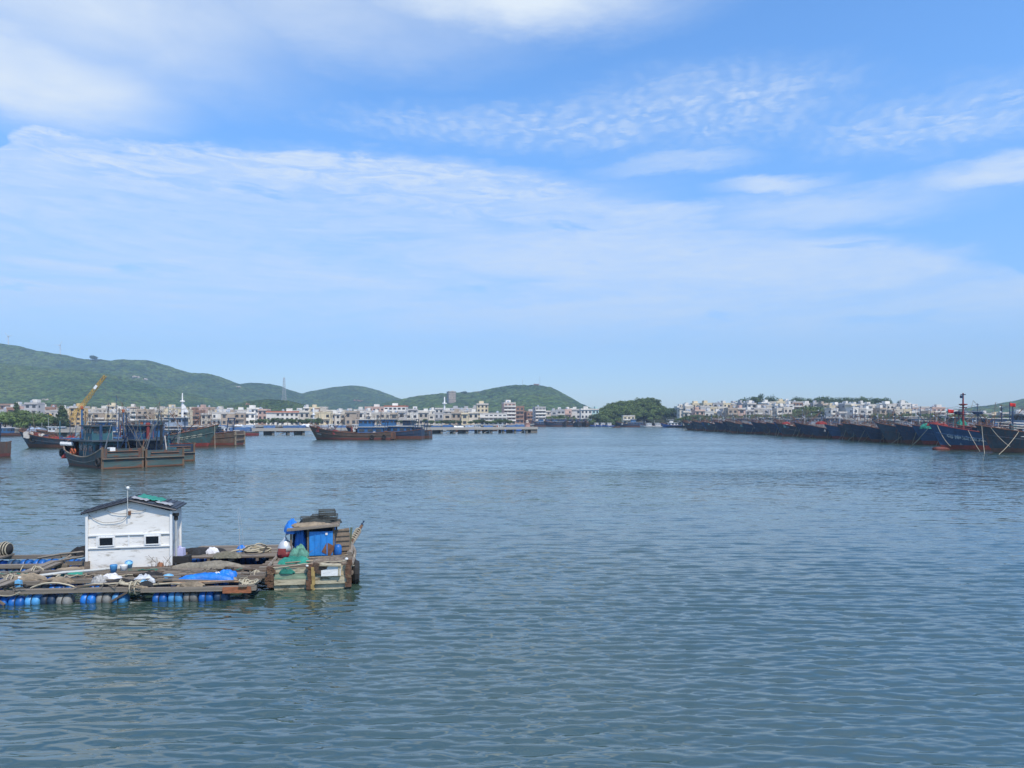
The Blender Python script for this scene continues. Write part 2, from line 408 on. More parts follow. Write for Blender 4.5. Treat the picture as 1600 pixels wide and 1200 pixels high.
def hill_mat(name, col, col2, s1, s2):
    m = bpy.data.materials.new(name); m.use_nodes = True
    t = NT(m.node_tree); b = t.n['Principled BSDF']
    g = t.add('ShaderNodeNewGeometry'); pos = g.outputs['Position']
    a = t.noise(pos, s1, 6, 0.65); c = t.noise(pos, s2, 3, 0.6)
    vor = t.add('ShaderNodeTexVoronoi'); t.l.new(pos, vor.inputs['Vector']); vor.inputs['Scale'].default_value = s2 * 1.3
    k = t.smooth(c, 0.3, 0.7, 0.40, 1.55)
    cc = t.mix(t.smooth(a, 0.36, 0.64), col, col2)
    cc = t.mix(1.0, cc, t.xyz(k, k, k), 'MULTIPLY')
    rock = t.noise(t.mapping(pos, loc=(300, 80, 10)), s1 * 1.7, 5, 0.6)
    cc = t.mix(t.math('MULTIPLY', t.smooth(rock, 0.735, 0.77), 0.6), cc, (0.25, 0.19, 0.13))
    t.l.new(cc, b.inputs['Base Color']); b.inputs['Roughness'].default_value = 1.0; b.inputs['Specular IOR Level'].default_value = 0.1
    bp = t.add('ShaderNodeBump'); bp.inputs['Strength'].default_value = 1.0; bp.inputs['Distance'].default_value = 10.0
    h = t.math('ADD', t.math('MULTIPLY', vor.outputs['Distance'], -0.9), c)
    t.l.new(h, bp.inputs['Height']); t.l.new(bp.outputs[0], b.inputs['Normal'])
    return m
h_far = hill_mat('far_hill_scrub', (0.042, 0.080, 0.018), (0.088, 0.130, 0.026), 0.008, 0.085)
h_mid = hill_mat('near_hill_scrub', (0.048, 0.094, 0.018), (0.110, 0.156, 0.030), 0.008, 0.12)
h_near = hill_mat('spur_scrub', (0.060, 0.105, 0.022), (0.12, 0.16, 0.038), 0.02, 0.2)
def ridge(name, sil, D, wf, wb, mat, base=LZ - 1, nc=420, nr=90, rough=9.0, tree=3.0, seed=1):
    """a hill whose crest runs along the given skyline (photo pixels) at depth D, with front slope wf and back slope wb metres deep"""
    xs = np.array([q[0] for q in sil], float); ys = np.array([q[1] for q in sil], float)
    px = np.linspace(xs[0], xs[-1], nc)
    crest = np.interp(px, xs, ys)
    for _ in range(3): crest = np.convolve(np.pad(crest, 4, 'edge'), np.ones(9) / 9, 'valid')
    X0 = (px - 800) / F * D; H = CH + (HY - crest) / F * D
    v = np.concatenate([np.linspace(-1, 0, int(nr * .72)), np.linspace(0, 1, nr - int(nr * .72))[1:]]); 
    VV, XX = np.meshgrid(v, X0, indexing='ij'); HH = np.broadcast_to(H, VV.shape)
    wav = 0.35 * (fbm(XX / (wf * .5) + 10, XX * 0 + seed, 3, seed) - .45)
    Y = D + np.where(VV < 0, VV * wf, VV * wb) + wav * wf * np.where(VV < 0, 1 + VV, 0) * 0.0
    t = np.abs(VV)
    gully = (fbm(XX / (wf * .22) + VV * .6, Y / (wf * .5), 4, seed + 3) - 0.47) * 2
    prof = np.where(VV < 0, (1 - t) ** (1.25), (1 - t ** 1.6))
    prof = prof * (1 - 0.0 * t) + gully * 0.30 * np.sin(np.clip(t, 0, 1) * PI) 
    Z = base + np.maximum(HH - base, 0) * np.clip(prof, 0, 1.0)
    Z += (fbm(XX / rough, Y / rough, 3, seed + 9) - .47) * tree * np.clip((1 - t) * 6, 0, 1)
    # keep screen position of the crest: no lateral spreading with depth
    V = np.stack([XX, Y, Z], -1).reshape(-1, 3)
    o = grid_obj(name, V, len(v), nc, mat); o['kind'] = 'structure'; return o
ridge('hill', [(-420, 515), (-200, 522), (-60, 530), (0, 537), (35, 541), (60, 548), (100, 554), (130, 560), (170, 563), (205, 561), (228, 562), (250, 568), (285, 581), (330, 584), (350, 591), (375, 601), (420, 618), (480, 640), (540, 652)], 2050, 620, 500, h_far, nc=620, nr=120, rough=26, tree=7, seed=2)
ridge('hill', [(-420, 548), (-100, 558), (0, 567), (50, 574), (110, 577), (170, 584), (230, 600), (300, 618), (380, 632), (430, 645), (470, 653)], 1500, 520, 300, h_mid, nc=560, nr=110, rough=20, tree=6, seed=5)
ridge('hill', [(330, 625), (355, 608), (372, 600), (395, 597), (425, 600), (450, 610), (480, 622), (520, 640), (560, 652)], 2250, 500, 400, h_far, nc=240, nr=80, rough=26, tree=7, seed=8)
ridge('hill', [(420, 650), (450, 622), (480, 612), (520, 605), (545, 602), (562, 603), (590, 609), (615, 619), (650, 634), (700, 650)], 2400, 600, 400, h_far, nc=280, nr=80, rough=26, tree=7, seed=11)
ridge('hill', [(560, 652), (600, 630), (640, 621), (680, 616), (705, 613), (735, 613), (760, 608), (790, 603), (822, 601), (850, 602), (868, 608), (890, 620), (912, 632), (940, 646), (970, 653)], 1700, 560, 300, h_far, nc=420, nr=100, rough=18, tree=7, seed=14)
ridge('hill', [(160, 650), (230, 638), (300, 634), (350, 636), (392, 627), (425, 623), (455, 626), (480, 633), (510, 643), (560, 652)], 1050, 240, 160, h_near, nc=260, nr=60, rough=14, tree=4.5, seed=17)
ridge('hill', [(-420, 630), (-200, 628), (0, 632), (80, 630), (200, 634), (260, 640), (330, 650)], 950, 260, 160, h_near, nc=320, nr=60, rough=14, tree=4.5, seed=19)
ridge('hill', [(1470, 655), (1500, 648), (1530, 641), (1560, 634), (1590, 628), (1640, 620), (1720, 610), (1900, 606), (2100, 625)], 1400, 380, 300, h_far, nc=260, nr=60, rough=18, tree=6, seed=23)
m_slope = hill_mat('wooded_slope', (0.030, 0.055, 0.018), (0.10, 0.10, 0.06), 0.05, 0.3)
ridge('slope', [(1000, 654), (1060, 646), (1150, 641), (1250, 640), (1400, 640), (1460, 645), (1510, 653), (1560, 660)], 600, 110, 120, m_slope, nc=160, nr=40, rough=5, tree=1.0, seed=29)
ridge('knoll', [(900, 668), (925, 656), (945, 644), (975, 636), (1000, 631), (1020, 630), (1042, 640), (1062, 652), (1080, 662)], 605, 36, 50, m_slope, nc=90, nr=40, rough=5, tree=1.0, seed=31)
# ================================================================ trees
m_leaf = M('broad_leaf', (0.100, 0.150, 0.034), 0.8, 0.55, 0.35, rnd=0.25)
m_leafd = M('dark_leaf', (0.060, 0.098, 0.030), 0.8, 0.5, 0.35, rnd=0.25)
m_bark = M('bark', (0.10, 0.08, 0.06), 0.9, 0.3, 3)
def leaf_cloud(lumps, n, size, rng):
    """many small leaf faces spread through a set of ellipsoid lumps (cx,cy,cz,rx,ry,rz)"""
    L = np.array(lumps, float); vol = L[:, 3] * L[:, 4] * L[:, 5]; p = vol ** 0.75; p /= p.sum()
    k = rng.choice(len(L), n, p=p)
    d = rng.normal(size=(n, 3)); d /= np.linalg.norm(d, axis=1)[:, None]
    r = rng.rand(n) ** 0.28 * (0.86 + 0.28 * rng.rand(n))
    c = L[k, :3] + d * r[:, None] * L[k, 3:6]
    nrm = d * 1.0 + rng.normal(size=(n, 3)) * 0.7 + np.array([0, 0, 0.35]); nrm /= np.linalg.norm(nrm, axis=1)[:, None]
    t1 = np.cross(nrm, rng.normal(size=(n, 3))); t1 /= np.linalg.norm(t1, axis=1)[:, None]; t2 = np.cross(nrm, t1)
    s = size * (0.6 + 0.8 * rng.rand(n))[:, None]
    V = np.stack([c - t1 * s, c - t2 * s * 0.6, c + t1 * s, c + t2 * s * 0.6], 1).reshape(-1, 3)
    return V
def quads_mesh(name, V, mat):
    me = bpy.data.meshes.new(name); n = len(V)
    me.vertices.add(n); me.vertices.foreach_set('co', V.astype(np.float32).ravel())
    me.loops.add(n); me.loops.foreach_set('vertex_index', np.arange(n, dtype=np.int32))
    me.polygons.add(n // 4); me.polygons.foreach_set('loop_start', np.arange(0, n, 4, dtype=np.int32))
    me.update(calc_edges=True); me.materials.append(mat); return me
TREE = []
def tree_protos():
    for v in range(5):
        rng = np.random.RandomState(40 + v); lumps = []
        if v < 4:                                     # broad crowns, height 1 unit = 1 m, 8 m tall
            for i in range(15):
                a = rng.rand() * 2 * PI; q = rng.rand() ** 0.6 * (2.9 + 0.3 * v)
                z = 4.6 + rng.rand() * 2.6 - q * 0.28
                r = 0.9 + rng.rand() * 0.9
                lumps.append((q * math.cos(a), q * math.sin(a), z, r * 1.15, r * 1.15, r * 0.85))
            V = leaf_cloud(lumps, 2600, 0.26, rng); mat = (m_leaf, m_leafd)[v % 2]
        else:                                         # feathery upright casuarina
            for i in range(16):
                z = 2.4 + i * 0.40; q = (1 - i / 17) * 1.5
                a = i * 2.4; lumps.append((q * .6 * math.cos(a), q * .6 * math.sin(a), z, .5 + q * .5, .5 + q * .5, .55))
            V = leaf_cloud(lumps, 2200, 0.22, rng); mat = m_leafd
        cm = quads_mesh('crown', V, mat)
        tb = MB().tube([(0, 0, -1), (0.05, 0, 1.2), (0.1, 0.05, 2.6), (0, 0, 4.4)], 0.26, 7, 0.10)
        for i in range(6):
            l = lumps[i]; tb.tube([(0, 0, 2.4 + i * .25), (l[0] * .5, l[1] * .5, (2.6 + l[2]) / 2 + .4), (l[0], l[1], l[2])], 0.10, 5, 0.03)
        tm = tb.mesh('trunk'); tm.materials.append(m_bark)
        TREE.append((cm, tm))
tree_protos()
def tree(x, y, z, h, wide, kind, label, group=None, name='tree'):
    r = empty(name, (x, y, z), random.random() * 6.28, label, 'tree', group); r.scale = (h / 8 * wide, h / 8 * wide, h / 8)
    for nm, me in zip(('crown', 'trunk'), TREE[kind]): link(bpy.data.objects.new(nm, me), r)
    return r
def wood(name, pts, size, nper, leaf, mat, label, seed=3):
    """one mass of foliage: crowns (x,y,z,r) merged, each with a few lumps"""
    rng = np.random.RandomState(seed); lumps = []
    for x, y, z, r in pts:
        for i in range(4):
            lumps.append((x + rng.normal() * r * .35, y + rng.normal() * r * .35, z + rng.rand() * r * .35, r * (.55 + .3 * rng.rand()), r * (.55 + .3 * rng.rand()), r * (.45 + .25 * rng.rand())))
    me = quads_mesh(name, leaf_cloud(lumps, len(lumps) * nper, leaf, rng), mat)
    return tag(link(bpy.data.objects.new(name, me)), label, kind='stuff')

# ================================================================ buildings
WALLC = dict(white=(0.70, 0.67, 0.61), cream=(0.66, 0.56, 0.38), grey=(0.42, 0.41, 0.40), pink=(0.55, 0.38, 0.31), tan=(0.42, 0.34, 0.26), pale=(0.56, 0.51, 0.43), brick=(0.32, 0.18, 0.12), mint=(0.42, 0.58, 0.56), ochre=(0.60, 0.42, 0.20))
m_wall = {k: M('render_' + k, c, 0.9, 0.16, 0.5, (tuple(q * .45 for q in c), 0.25, 0.35), rnd=0.08) for k, c in WALLC.items()}
m_glass = M('dark_window', (0.045, 0.05, 0.06), 0.25, 0.4, 0.3, rnd=0.5)
m_roof = M('red_roof', (0.40, 0.13, 0.07), 0.85, 0.25, 1.0)
m_tank = M('steel_tank', (0.55, 0.57, 0.60), 0.4, 0.15, 1.0, metal=0.6)
m_trim = M('concrete_trim', (0.50, 0.47, 0.43), 0.9, 0.2, 1.0)
ORD = ['first', 'second', 'third', 'fourth', 'fifth', 'sixth', 'seventh', 'eighth', 'ninth', 'tenth', 'eleventh', 'twelfth', 'thirteenth', 'fourteenth', 'fifteenth', 'sixteenth', 'seventeenth', 'eighteenth', 'nineteenth', 'twentieth']
def ordw(i):
    if i < 20: return ORD[i]
    t, u = divmod(i + 1, 10); tens = ['', '', 'twent', 'thirt', 'fort', 'fift'][t]
    return tens + 'ieth' if u == 0 else tens + 'y-' + ORD[u - 1]
NUMW = {1: 'one', 2: 'two', 3: 'three', 4: 'four', 5: 'five', 6: 'six', 7: 'seven'}
def building(x0, x1, ytop, D, col, label, floors=None, rz=0.0, depth=None, zb=LZ - 0.3, style=None, roof=None, single=False, rnd=random, name='building'):
    W = (x1 - x0) / F * D; H = zt(ytop, D) - zb
    nf = floors or max(1, round((H) / 3.3)); fh = H / nf
    depth = depth or max(7.0, W * 0.8)
    r = empty(name, (at((x0 + x1) / 2, D), D, zb), rz, label, 'building', 'buildings of the harbour town')
    mw = m_wall[col]; style = style if style is not None else rnd.choice('wbbrw')
    cube('wall', (0, depth / 2, H / 2), (W, depth, H), mw, r)
    if roof == 'hip':
        mb = MB(); e = 0.6; a, b = W / 2 + e, depth + e
        mb.add([(-a, -e, H + .05), (a, -e, H + .05), (a, b, H + .05), (-a, b, H + .05), (-a + depth * .45, depth / 2, H + 2.0), (a - depth * .45, depth / 2, H + 2.0)], [(0, 1, 5, 4), (1, 2, 5), (2, 3, 4, 5), (3, 0, 4), (3, 2, 1, 0)])
        mb.build('roof', m_roof, r)
    else:
        mb = MB(); p = 0.9; tk = 0.22
        for c, d in (((0, 0, 0), (W + .3, tk, p)), ((0, depth, 0), (W + .3, tk, p)), ((-W / 2, depth / 2, 0), (tk, depth - tk, p)), ((W / 2, depth / 2, 0), (tk, depth - tk, p))):
            mb.box((c[0], c[1], H + p / 2 - .05), d)
        mb.build('parapet', m_roof if roof == 'red' else m_trim if rnd.random() < .4 else mw, r)
        if rnd.random() < .7:
            hw = min(W * .4, 3.6); cube('stair_hut', (rnd.uniform(-.25, .25) * W, depth * .6, H + 1.3), (hw, 3.4, 2.6), m_wall['white' if rnd.random() < .5 else col], r)
        if rnd.random() < .55:
            mb = MB(); xx = rnd.uniform(-.35, .35) * W; yy = depth * .25
            mb.lathe([(.05, 0), (.75, .05), (.8, 1.3), (.3, 1.7), (.05, 1.75)], 8, c=(xx, yy, H + .35)); mb.build('water_tank', m_tank, r)
    # facade: windows, slabs, balconies
    nw = max(1, int(W / 2.6)); ww = W / nw; wins = []
    for k in range(nf):
        z = k * fh + fh * .52
        for i in range(nw):
            if rnd.random() < .06: continue
            wins.append((-W / 2 + (i + .5) * ww, z, ww * (.62 if style == 'r' else .5), fh * .48))
        if style in 'br' and k > 0:
            bal = cube('balcony', (0, -.55, k * fh + .08), (W * (1.0 if style == 'r' else .9), 1.1, .18), m_trim, r)
            sub(cube('balcony_wall', (0, -1.03, k * fh + .62), (W * (.98 if style == 'r' else .88), .12, .9), mw if style == 'b' else m_wall['white'], r), bal)
    if style == 'w': cube('roof_slab', (0, -.25, H - .1), (W * 1.04, .6, .2), m_trim, r)
    if single:
        for x, z, a, b in wins:
            wn = cube('window', (x, 0, z), (a, .12, b), m_glass, r)
            sub(cube('sill', (x, -.09, z - b / 2 - .05), (a * 1.1, .16, .08), m_trim, r), wn)
    else:
        mb = MB()
        for x, z, a, b in wins: mb.box((x, 0, z), (a, .12, b))
        for k in range(nf):
            for i in range(max(1, int(depth / 4))):
                for s in (-1, 1): mb.box((s * W / 2, 2 + i * 4, k * fh + fh * .52), (.12, 1.3, fh * .42))
        mb.build('window_grid', m_glass, r, kind='stuff')
    return r
LAND = []
# landmarks by hand
building(417, 466, 644.5, 452, 'white', 'long white three-storey block with red roof edge behind the jetty', 3, rz=rad(12), style='w', roof='red', single=True, rnd=random.Random(1))
building(403, 417, 641, 470, 'pink', 'narrow brownish house end-on beside the long red-roofed block', 3, style='w', rnd=random.Random(2))
building(745, 763, 632, 540, 'cream', 'tall plain cream block rising behind the jetty', 5, rz=rad(8), style='w', single=True, rnd=random.Random(3))
building(787, 806, 630.5, 520, 'pink', 'six-storey pinkish tower block, tallest beside the jetty end', 6, rz=rad(14), style='r', single=True, rnd=random.Random(4))
building(806, 819, 636, 600, 'brick', 'reddish house just behind the pinkish tower block', 4, style='b', rnd=random.Random(5))
building(836, 853, 637, 560, 'grey', 'grey and white stepped block between pinkish tower and wooded knoll', 5, rz=rad(16), style='r', rnd=random.Random(6))
building(750, 792, 647, 470, 'white', 'long low white building below the cream block', 3, style='r', rnd=random.Random(8))
building(600, 634, 635.5, 520, 'white', 'wide white block standing above the trawlers by the jetty', 4, style='r', rnd=random.Random(9), roof='red')
building(570, 600, 637, 540, 'pink', 'terraced pinkish block beside the wide white block', 4, style='b', rnd=random.Random(10))
building(701, 712.5, 612, 1480, 'tan', 'tall tan tower block standing high on the wooded hill', 7, style='w', zb=36, depth=16, rz=rad(20), rnd=random.Random(11))
building(38, 58, 631, 420, 'grey', 'stepped grey building with rounded top above the shore trees', 4, style='w', rnd=random.Random(12))
building(148 - 40, 127, 637, 430, 'ochre', 'orange-cream house behind the crane boom', 4, style='w', rnd=random.Random(13))
building(974, 992, 650.5, 540, 'cream', 'small cream two-storey harbour office at the foot of the knoll', 2, style='r', depth=8, single=True, rnd=random.Random(14))
# fill the town row by row, taller and farther behind
def fill(spans, D0, D1, tops, jitter, seed, what, anchor, zb=LZ - .3, wmin=9, wmax=20):
    rnd = random.Random(seed); k = 0
    xs = [q[0] for q in tops]; ys = [q[1] for q in tops]
    for a, b in spans:
        x = a
        while x < b - 4:
            wd = rnd.uniform(wmin, wmax); D = rnd.uniform(D0, D1)
            yt = float(np.interp(x + wd / 2, xs, ys)) + rnd.uniform(-jitter, jitter)
            col = rnd.choices(['white', 'cream', 'grey', 'pink', 'tan', 'pale', 'mint', 'brick'], [7, 3, 3, 1.2, 2, 6, .6, 1.0])[0]
            z0 = zb(x) if callable(zb) else zb
            H = zt(yt, D) - z0; nf = max(1, round(H / 3.3))
            i = k; anc = anchor[0]
            word = {'pale': 'off-white', 'tan': 'brownish', 'mint': 'pale green'}.get(col, col)
            label = '%s %s-storey house, %s from the %s in %s' % (word, NUMW.get(nf, 'tall'), ordw(i), anchor[1], anchor[0])
            building(x, x + wd * .97, yt, D, col, label, nf, rz=rad(rnd.uniform(-6, 14)), zb=z0, rnd=rnd)
            x += wd; k += 1
fill([(0, 402), (468, 560)], 440, 462, [(-60, 645), (0, 641), (100, 642), (200, 644), (300, 645), (400, 645), (480, 643), (560, 645)], 3.0, 21, '', ('the front row under the big hill', 'photo edge'))
fill([(470, 745)], 448, 470, [(470, 646), (560, 647), (640, 645), (745, 648)], 3.0, 29, '', ('the front row behind the jetty', 'red-roofed block'))
fill([(0, 400)], 500, 530, [(-60, 640), (0, 636), (60, 637), (150, 638), (250, 640), (300, 639), (400, 641)], 3.6, 22, '', ('the back row under the big hill', 'photo edge'))
fill([(455, 570), (636, 745)], 520, 560, [(455, 640), (520, 640), (570, 641), (640, 639), (700, 641), (745, 641)], 3.6, 23, '', ('the back row behind the jetty', 'red-roofed block'))
fill([(806, 930)], 570, 620, [(806, 645), (860, 644), (900, 642), (930, 641)], 2.2, 24, '', ('the row leading to the knoll', 'pinkish tower'))
fill([(690, 745), (860, 930)], 640, 680, [(690, 640), (745, 638), (860, 642), (930, 645)], 1.5, 25, '', ('the farthest row before the knoll', 'slender white tower'))
# the hillside quarter above the moored row
rz_ = lambda x: LZ - .5 + 0.0 * x
fill([(1068, 1235), (1290, 1470)], 455, 475, [(1068, 645), (1120, 643), (1200, 641), (1300, 642), (1400, 640), (1470, 647)], 3.4, 31, '', ('the lowest hillside row', 'knoll'), wmin=8, wmax=16)
fill([(1062, 1240), (1285, 1400)], 505, 530, [(1062, 640), (1110, 638), (1160, 634), (1230, 634), (1300, 635), (1400, 634)], 3.2, 32, '', ('the middle hillside row', 'knoll'), zb=lambda x: 4.0, wmin=8, wmax=16)
fill([(1058, 1150), (1190, 1440)], 560, 590, [(1058, 636), (1110, 631), (1150, 630), (1190, 629), (1240, 630), (1300, 632), (1380, 634), (1440, 638)], 1.6, 33, '', ('the top hillside row', 'knoll'), zb=lambda x: 8.0, wmin=8, wmax=17)
building(1384, 1404, 633, 470, 'white', 'bright white house with balconies standing clear under the hilltop trees', 4, style='b', rz=rad(10), rnd=random.Random(41))
building(1408, 1423, 631.5, 465, 'white', 'tall narrow bright white house at the end of the hillside', 5, style='b', rz=rad(-8), rnd=random.Random(42))
building(1426, 1452, 637, 500, 'pink', 'brownish pink apartment block beside the narrow white house', 4, style='r', rnd=random.Random(43))
building(1457, 1477, 638, 500, 'pink', 'pinkish flat-roofed block just before the red-masted trawler', 4, style='r', rnd=random.Random(44))
fill([(1478, 1640)], 540, 640, [(1478, 646), (1530, 648), (1600, 645), (1640, 646)], 1.6, 35, '', ('the low row beyond it', 'red-masted trawler'), wmin=9, wmax=20)

# ---- lattice mast, white towers, antennas, wind turbines
m_steel = M('grey_steel', (0.36, 0.37, 0.38), 0.6, 0.15, 2)
m_white = M('white_paint', (0.75, 0.75, 0.74), 0.6, 0.15, 1)
def lattice(x, y0, y1, D, wb, wt, label):
    X = at(x, D); z0, z1 = zt(y0, D), zt(y1, D); mb = MB(); H = z1 - z0
    r = empty('lattice_tower', (X, D, z0), 0, label, 'tower')
    N = 9; rt = .16
    def wd(t): return wb + (wt - wb) * t ** .6
    for sx in (-1, 1):
        for sy in (-1, 1):
            MB().tube([(sx * wd(t / N) / 2, sy * wd(t / N) / 2, H * t / N) for t in range(N + 1)], rt, 4).build('leg', m_steel, r)
    for t in range(N):
        a, b = wd(t / N) / 2, wd((t + 1) / N) / 2; za, zb_ = H * t / N, H * (t + 1) / N
        for s in (-1, 1):
            mb.tube([(-a, s * a, za), (b, s * b, zb_)], .09, 4); mb.tube([(a, s * a, za), (-b, s * b, zb_)], .09, 4)
            mb.tube([(s * a, -a, za), (s * b, b, zb_)], .09, 4)
    mb.build('bracing', m_steel, r)
    MB().tube([(0, 0, H), (0, 0, H * 1.06)], .12, 5).build('antenna', m_steel, r)
lattice(444, 626, 590, 1030, 6.0, 1.6, 'tall grey lattice transmission mast on the green spur')
def pole(x, y0, y1, D, r0, r1, label, mat, cat='mast', name='mast'):
    X = at(x, D); z0, z1 = zt(y0, D), zt(y1, D)
    r = empty(name, (X, D, z0), 0, label, cat); H = z1 - z0
    MB().tube([(0, 0, 0), (0, 0, H)], r0, 7, r1).build('pole', mat, r)
    MB().lathe([(r0 * 1.3, H * .62), (r0 * 2.0, H * .64), (r0 * 2.0, H * .67), (r0 * 1.2, H * .69)], 8).build('collar', mat, r)
    return r
pole(490, 668, 637, 440, .55, .45, 'slim white chimney column rising behind the moored trawler bow', m_white, 'chimney', 'chimney')
sp_ = pole(285, 652, 614, 445, .75, .28, 'tall white tapering spire above the roofs behind the teal-hulled trawler', m_white, 'tower', 'tower')
MB().add([(0, 0, 3), (3.6, 0, 3), (0, 0, 9), (0, .5, 3), (3.6, .5, 3), (0, .5, 9)], [(0, 1, 2), (5, 4, 3), (0, 2, 5, 3), (1, 4, 5, 2), (0, 3, 4, 1)]).build('fin', m_white, sp_)
pole(694.5, 650, 620, 560, .9, .45, 'slender white tower with a collar above the town roofs', m_white, 'tower', 'tower')
pole(816.5, 604, 592, 1690, .35, .2, 'thin antenna on the middle hill top, shorter of two', m_steel, 'antenna', 'antenna')
pole(843.5, 604, 588, 1690, .4, .2, 'tall thin antenna on the middle hill top', m_steel, 'antenna', 'antenna')
def turbine(x, yb, yh, D, rot, label):
    X = at(x, D); z0, z1 = zt(yb, D), zt(yh, D); H = z1 - z0
    r = empty('wind_turbine', (X, D, z0), 0, label, 'wind turbine', 'wind turbines on the far ridge')
    MB().tube([(0, 0, -30), (0, 0, H)], 1.6, 8, 1.0).build('tower', m_white, r)
    MB().lathe([(.4, -3), (1.6, -2.4), (1.6, 3), (.5, 3.8)], 8, axis='Y', c=(0, 0, H + 1)).build('nacelle', m_white, r)
    for k in range(3):
        a = rot + k * 2 * PI / 3; L = 17
        mb = MB(); mb.box((0, -3.4, L / 2), (1.5, .35, L), taper=.3)
        o = mb.build('blade', m_white, r); o.location = (0, 0, H + 1); o.rotation_euler = (0, a, 0)
turbine(13, 541, 526, 2250, rad(-35), 'pale wind turbine on the ridge, nearer to the photo edge')
turbine(94, 556, 540, 2350, rad(35), 'faint wind turbine on the ridge above the crane')
# blocky lookout and house on the ridges
def small_house(x0, x1, yt, D, zb, label, mat, name='hut'):
    W = (x1 - x0) / F * D; H = zt(yt, D) - zb
    r = empty(name, (at((x0 + x1) / 2, D), D, zb), 0, label, 'building')
    cube('wall', (0, W * .3, H / 2), (W, W * .6, H), mat, r); cube('roof', (0, W * .3, H + .2), (W * 1.08, W * .66, .5), m_trim, r)
    for i in range(3): cube('window', ((i - 1) * W * .3, 0, H * .6), (W * .16, .2, H * .3), m_glass, r)
small_house(834, 842, 600, 1690, zt(604, 1690), 'reddish hut between the antennas on the hill top', m_wall['brick'])
small_house(741, 752, 612.5, 1690, zt(616, 1690), 'pale building on the shoulder of the wooded hill', m_wall['pale'])

# ---- trees in town and on the tops
rt_ = random.Random(77)
for (x, yb, yt, D, wd, kd, lb) in [
    (20, 668, 640, 330, 1.5, 0, 'broad green tree at the shore by the photo edge'), (42, 668, 641, 322, 1.5, 2, 'broad green tree under the stepped grey building'),
    (66, 668, 645, 326, 1.4, 0, 'broad green tree nearest to the upright shore tree'), (26, 660, 633, 340, .9, 4, 'feathery tree poking above the shore canopy'), (96, 668, 637, 320, 1.3, 4, 'tall feathery dark tree beside the yellow crane'),
    (86, 668, 648, 318, 1.3, 1, 'low dark tree at the foot of the feathery tree'), (8, 668, 645, 316, 1.5, 2, 'low green tree cut by the photo edge'), (32, 668, 646, 314, 1.5, 0, 'low spreading tree in front of the shore canopy'),
    (54, 668, 648, 312, 1.6, 2, 'low spreading tree towards the excavator'), (102, 668, 644, 324, 1.0, 4, 'slim feathery tree touching the crane foot')]:
    tree(at(x, D), D, LZ - 2.6, zt(yt, D) - LZ + 2.6, wd * .95, kd, lb)
def scatter(n, xa, xb, ya, yb, Da, Db, zb, seed, label, group, wd=1.1):
    rr = random.Random(seed)
    for i in range(n):
        x = xa + (xb - xa) * (i + rr.random()) / n; D = rr.uniform(Da, Db); z = zb(x) if callable(zb) else zb
        h = max(2.5, zt(rr.uniform(ya, yb), D) - z)
        tree(at(x, D), D, z, h, wd * rr.uniform(.85, 1.3), rr.choice((0, 1, 2, 3)), '%s, %s from the big hill' % (label, ordw(i)), group)
scatter(14, 395, 505, 652, 657, 432, 438, LZ, 1, 'green street tree in front of the long red-roofed block', 'street trees before the red-roofed block', 1.3)
scatter(14, 610, 745, 654, 659, 436, 444, LZ, 2, 'green street tree along the quay behind the jetty', 'street trees along the quay', 1.2)
scatter(10, 745, 800, 653, 658, 446, 450, LZ, 3, 'green street tree before the long low white building', 'street trees before the low white building', 1.3)
scatter(8, 845, 925, 648, 655, 566, 575, LZ, 4, 'dark green tree behind the far row of boats', 'trees behind the far boats', 1.3)
scatter(10, 1062, 1130, 647, 653, 440, 452, LZ, 5, 'green waterfront tree between knoll and moored row', 'waterfront trees by the knoll', 1.5)
scatter(9, 1238, 1290, 633, 646, 470, 500, LZ, 6, 'large dark tree in the gap of the hillside houses', 'trees in the gap of the hillside houses', 1.5)
scatter(16, 1140, 1240, 645, 652, 446, 452, LZ, 7, 'low tree in front of the lowest hillside houses', 'low trees before the hillside houses', 1.2)
scatter(16, 1370, 1480, 644, 651, 440, 450, LZ, 8, 'tree below the bright white hillside house', 'trees below the bright white house', 1.1)
scatter(10, 1490, 1620, 645, 650, 420, 520, LZ, 9, 'low tree beyond the red-masted trawler', 'trees beyond the red-masted trawler', 1.4)
def crest_wood(name, sil, D, r, label, seed, nper=90, leaf=.5, low=9, mat=m_leafd):
    rng = np.random.RandomState(seed); pts = []
    xs = [q[0] for q in sil]; ys = [q[1] for q in sil]
    x = xs[0]
    while x < xs[-1]:
        zc = zt(np.interp(x, xs, ys), D)
        for j in range(3):
            rr = r * rng.uniform(.75, 1.25)
            pts.append((at(x, D) + rng.normal() * r * .3, D + rng.uniform(-8, 10), zc - rr * .8 - j * low / 3 - rng.rand() * 1.2, rr))
        x += r * F / D * .75
    return wood(name, pts, r, nper, leaf, mat, label, seed)
crest_wood('hilltop_wood', [(1152, 628), (1165, 620), (1182, 616), (1196, 617), (1208, 625)], 640, 4.6, 'dark dome of trees above the hillside houses', 51)
crest_wood('hilltop_wood', [(1232, 625), (1245, 620), (1270, 622), (1290, 619), (1310, 622), (1335, 619), (1360, 622), (1380, 620), (1398, 624), (1412, 626)], 640, 4.2, 'long line of trees along the hilltop over the houses', 52)
crest_wood('hilltop_wood', [(1424, 634), (1440, 634), (1456, 636)], 620, 2.6, 'small clump of trees at the end of the hilltop', 53, low=4)
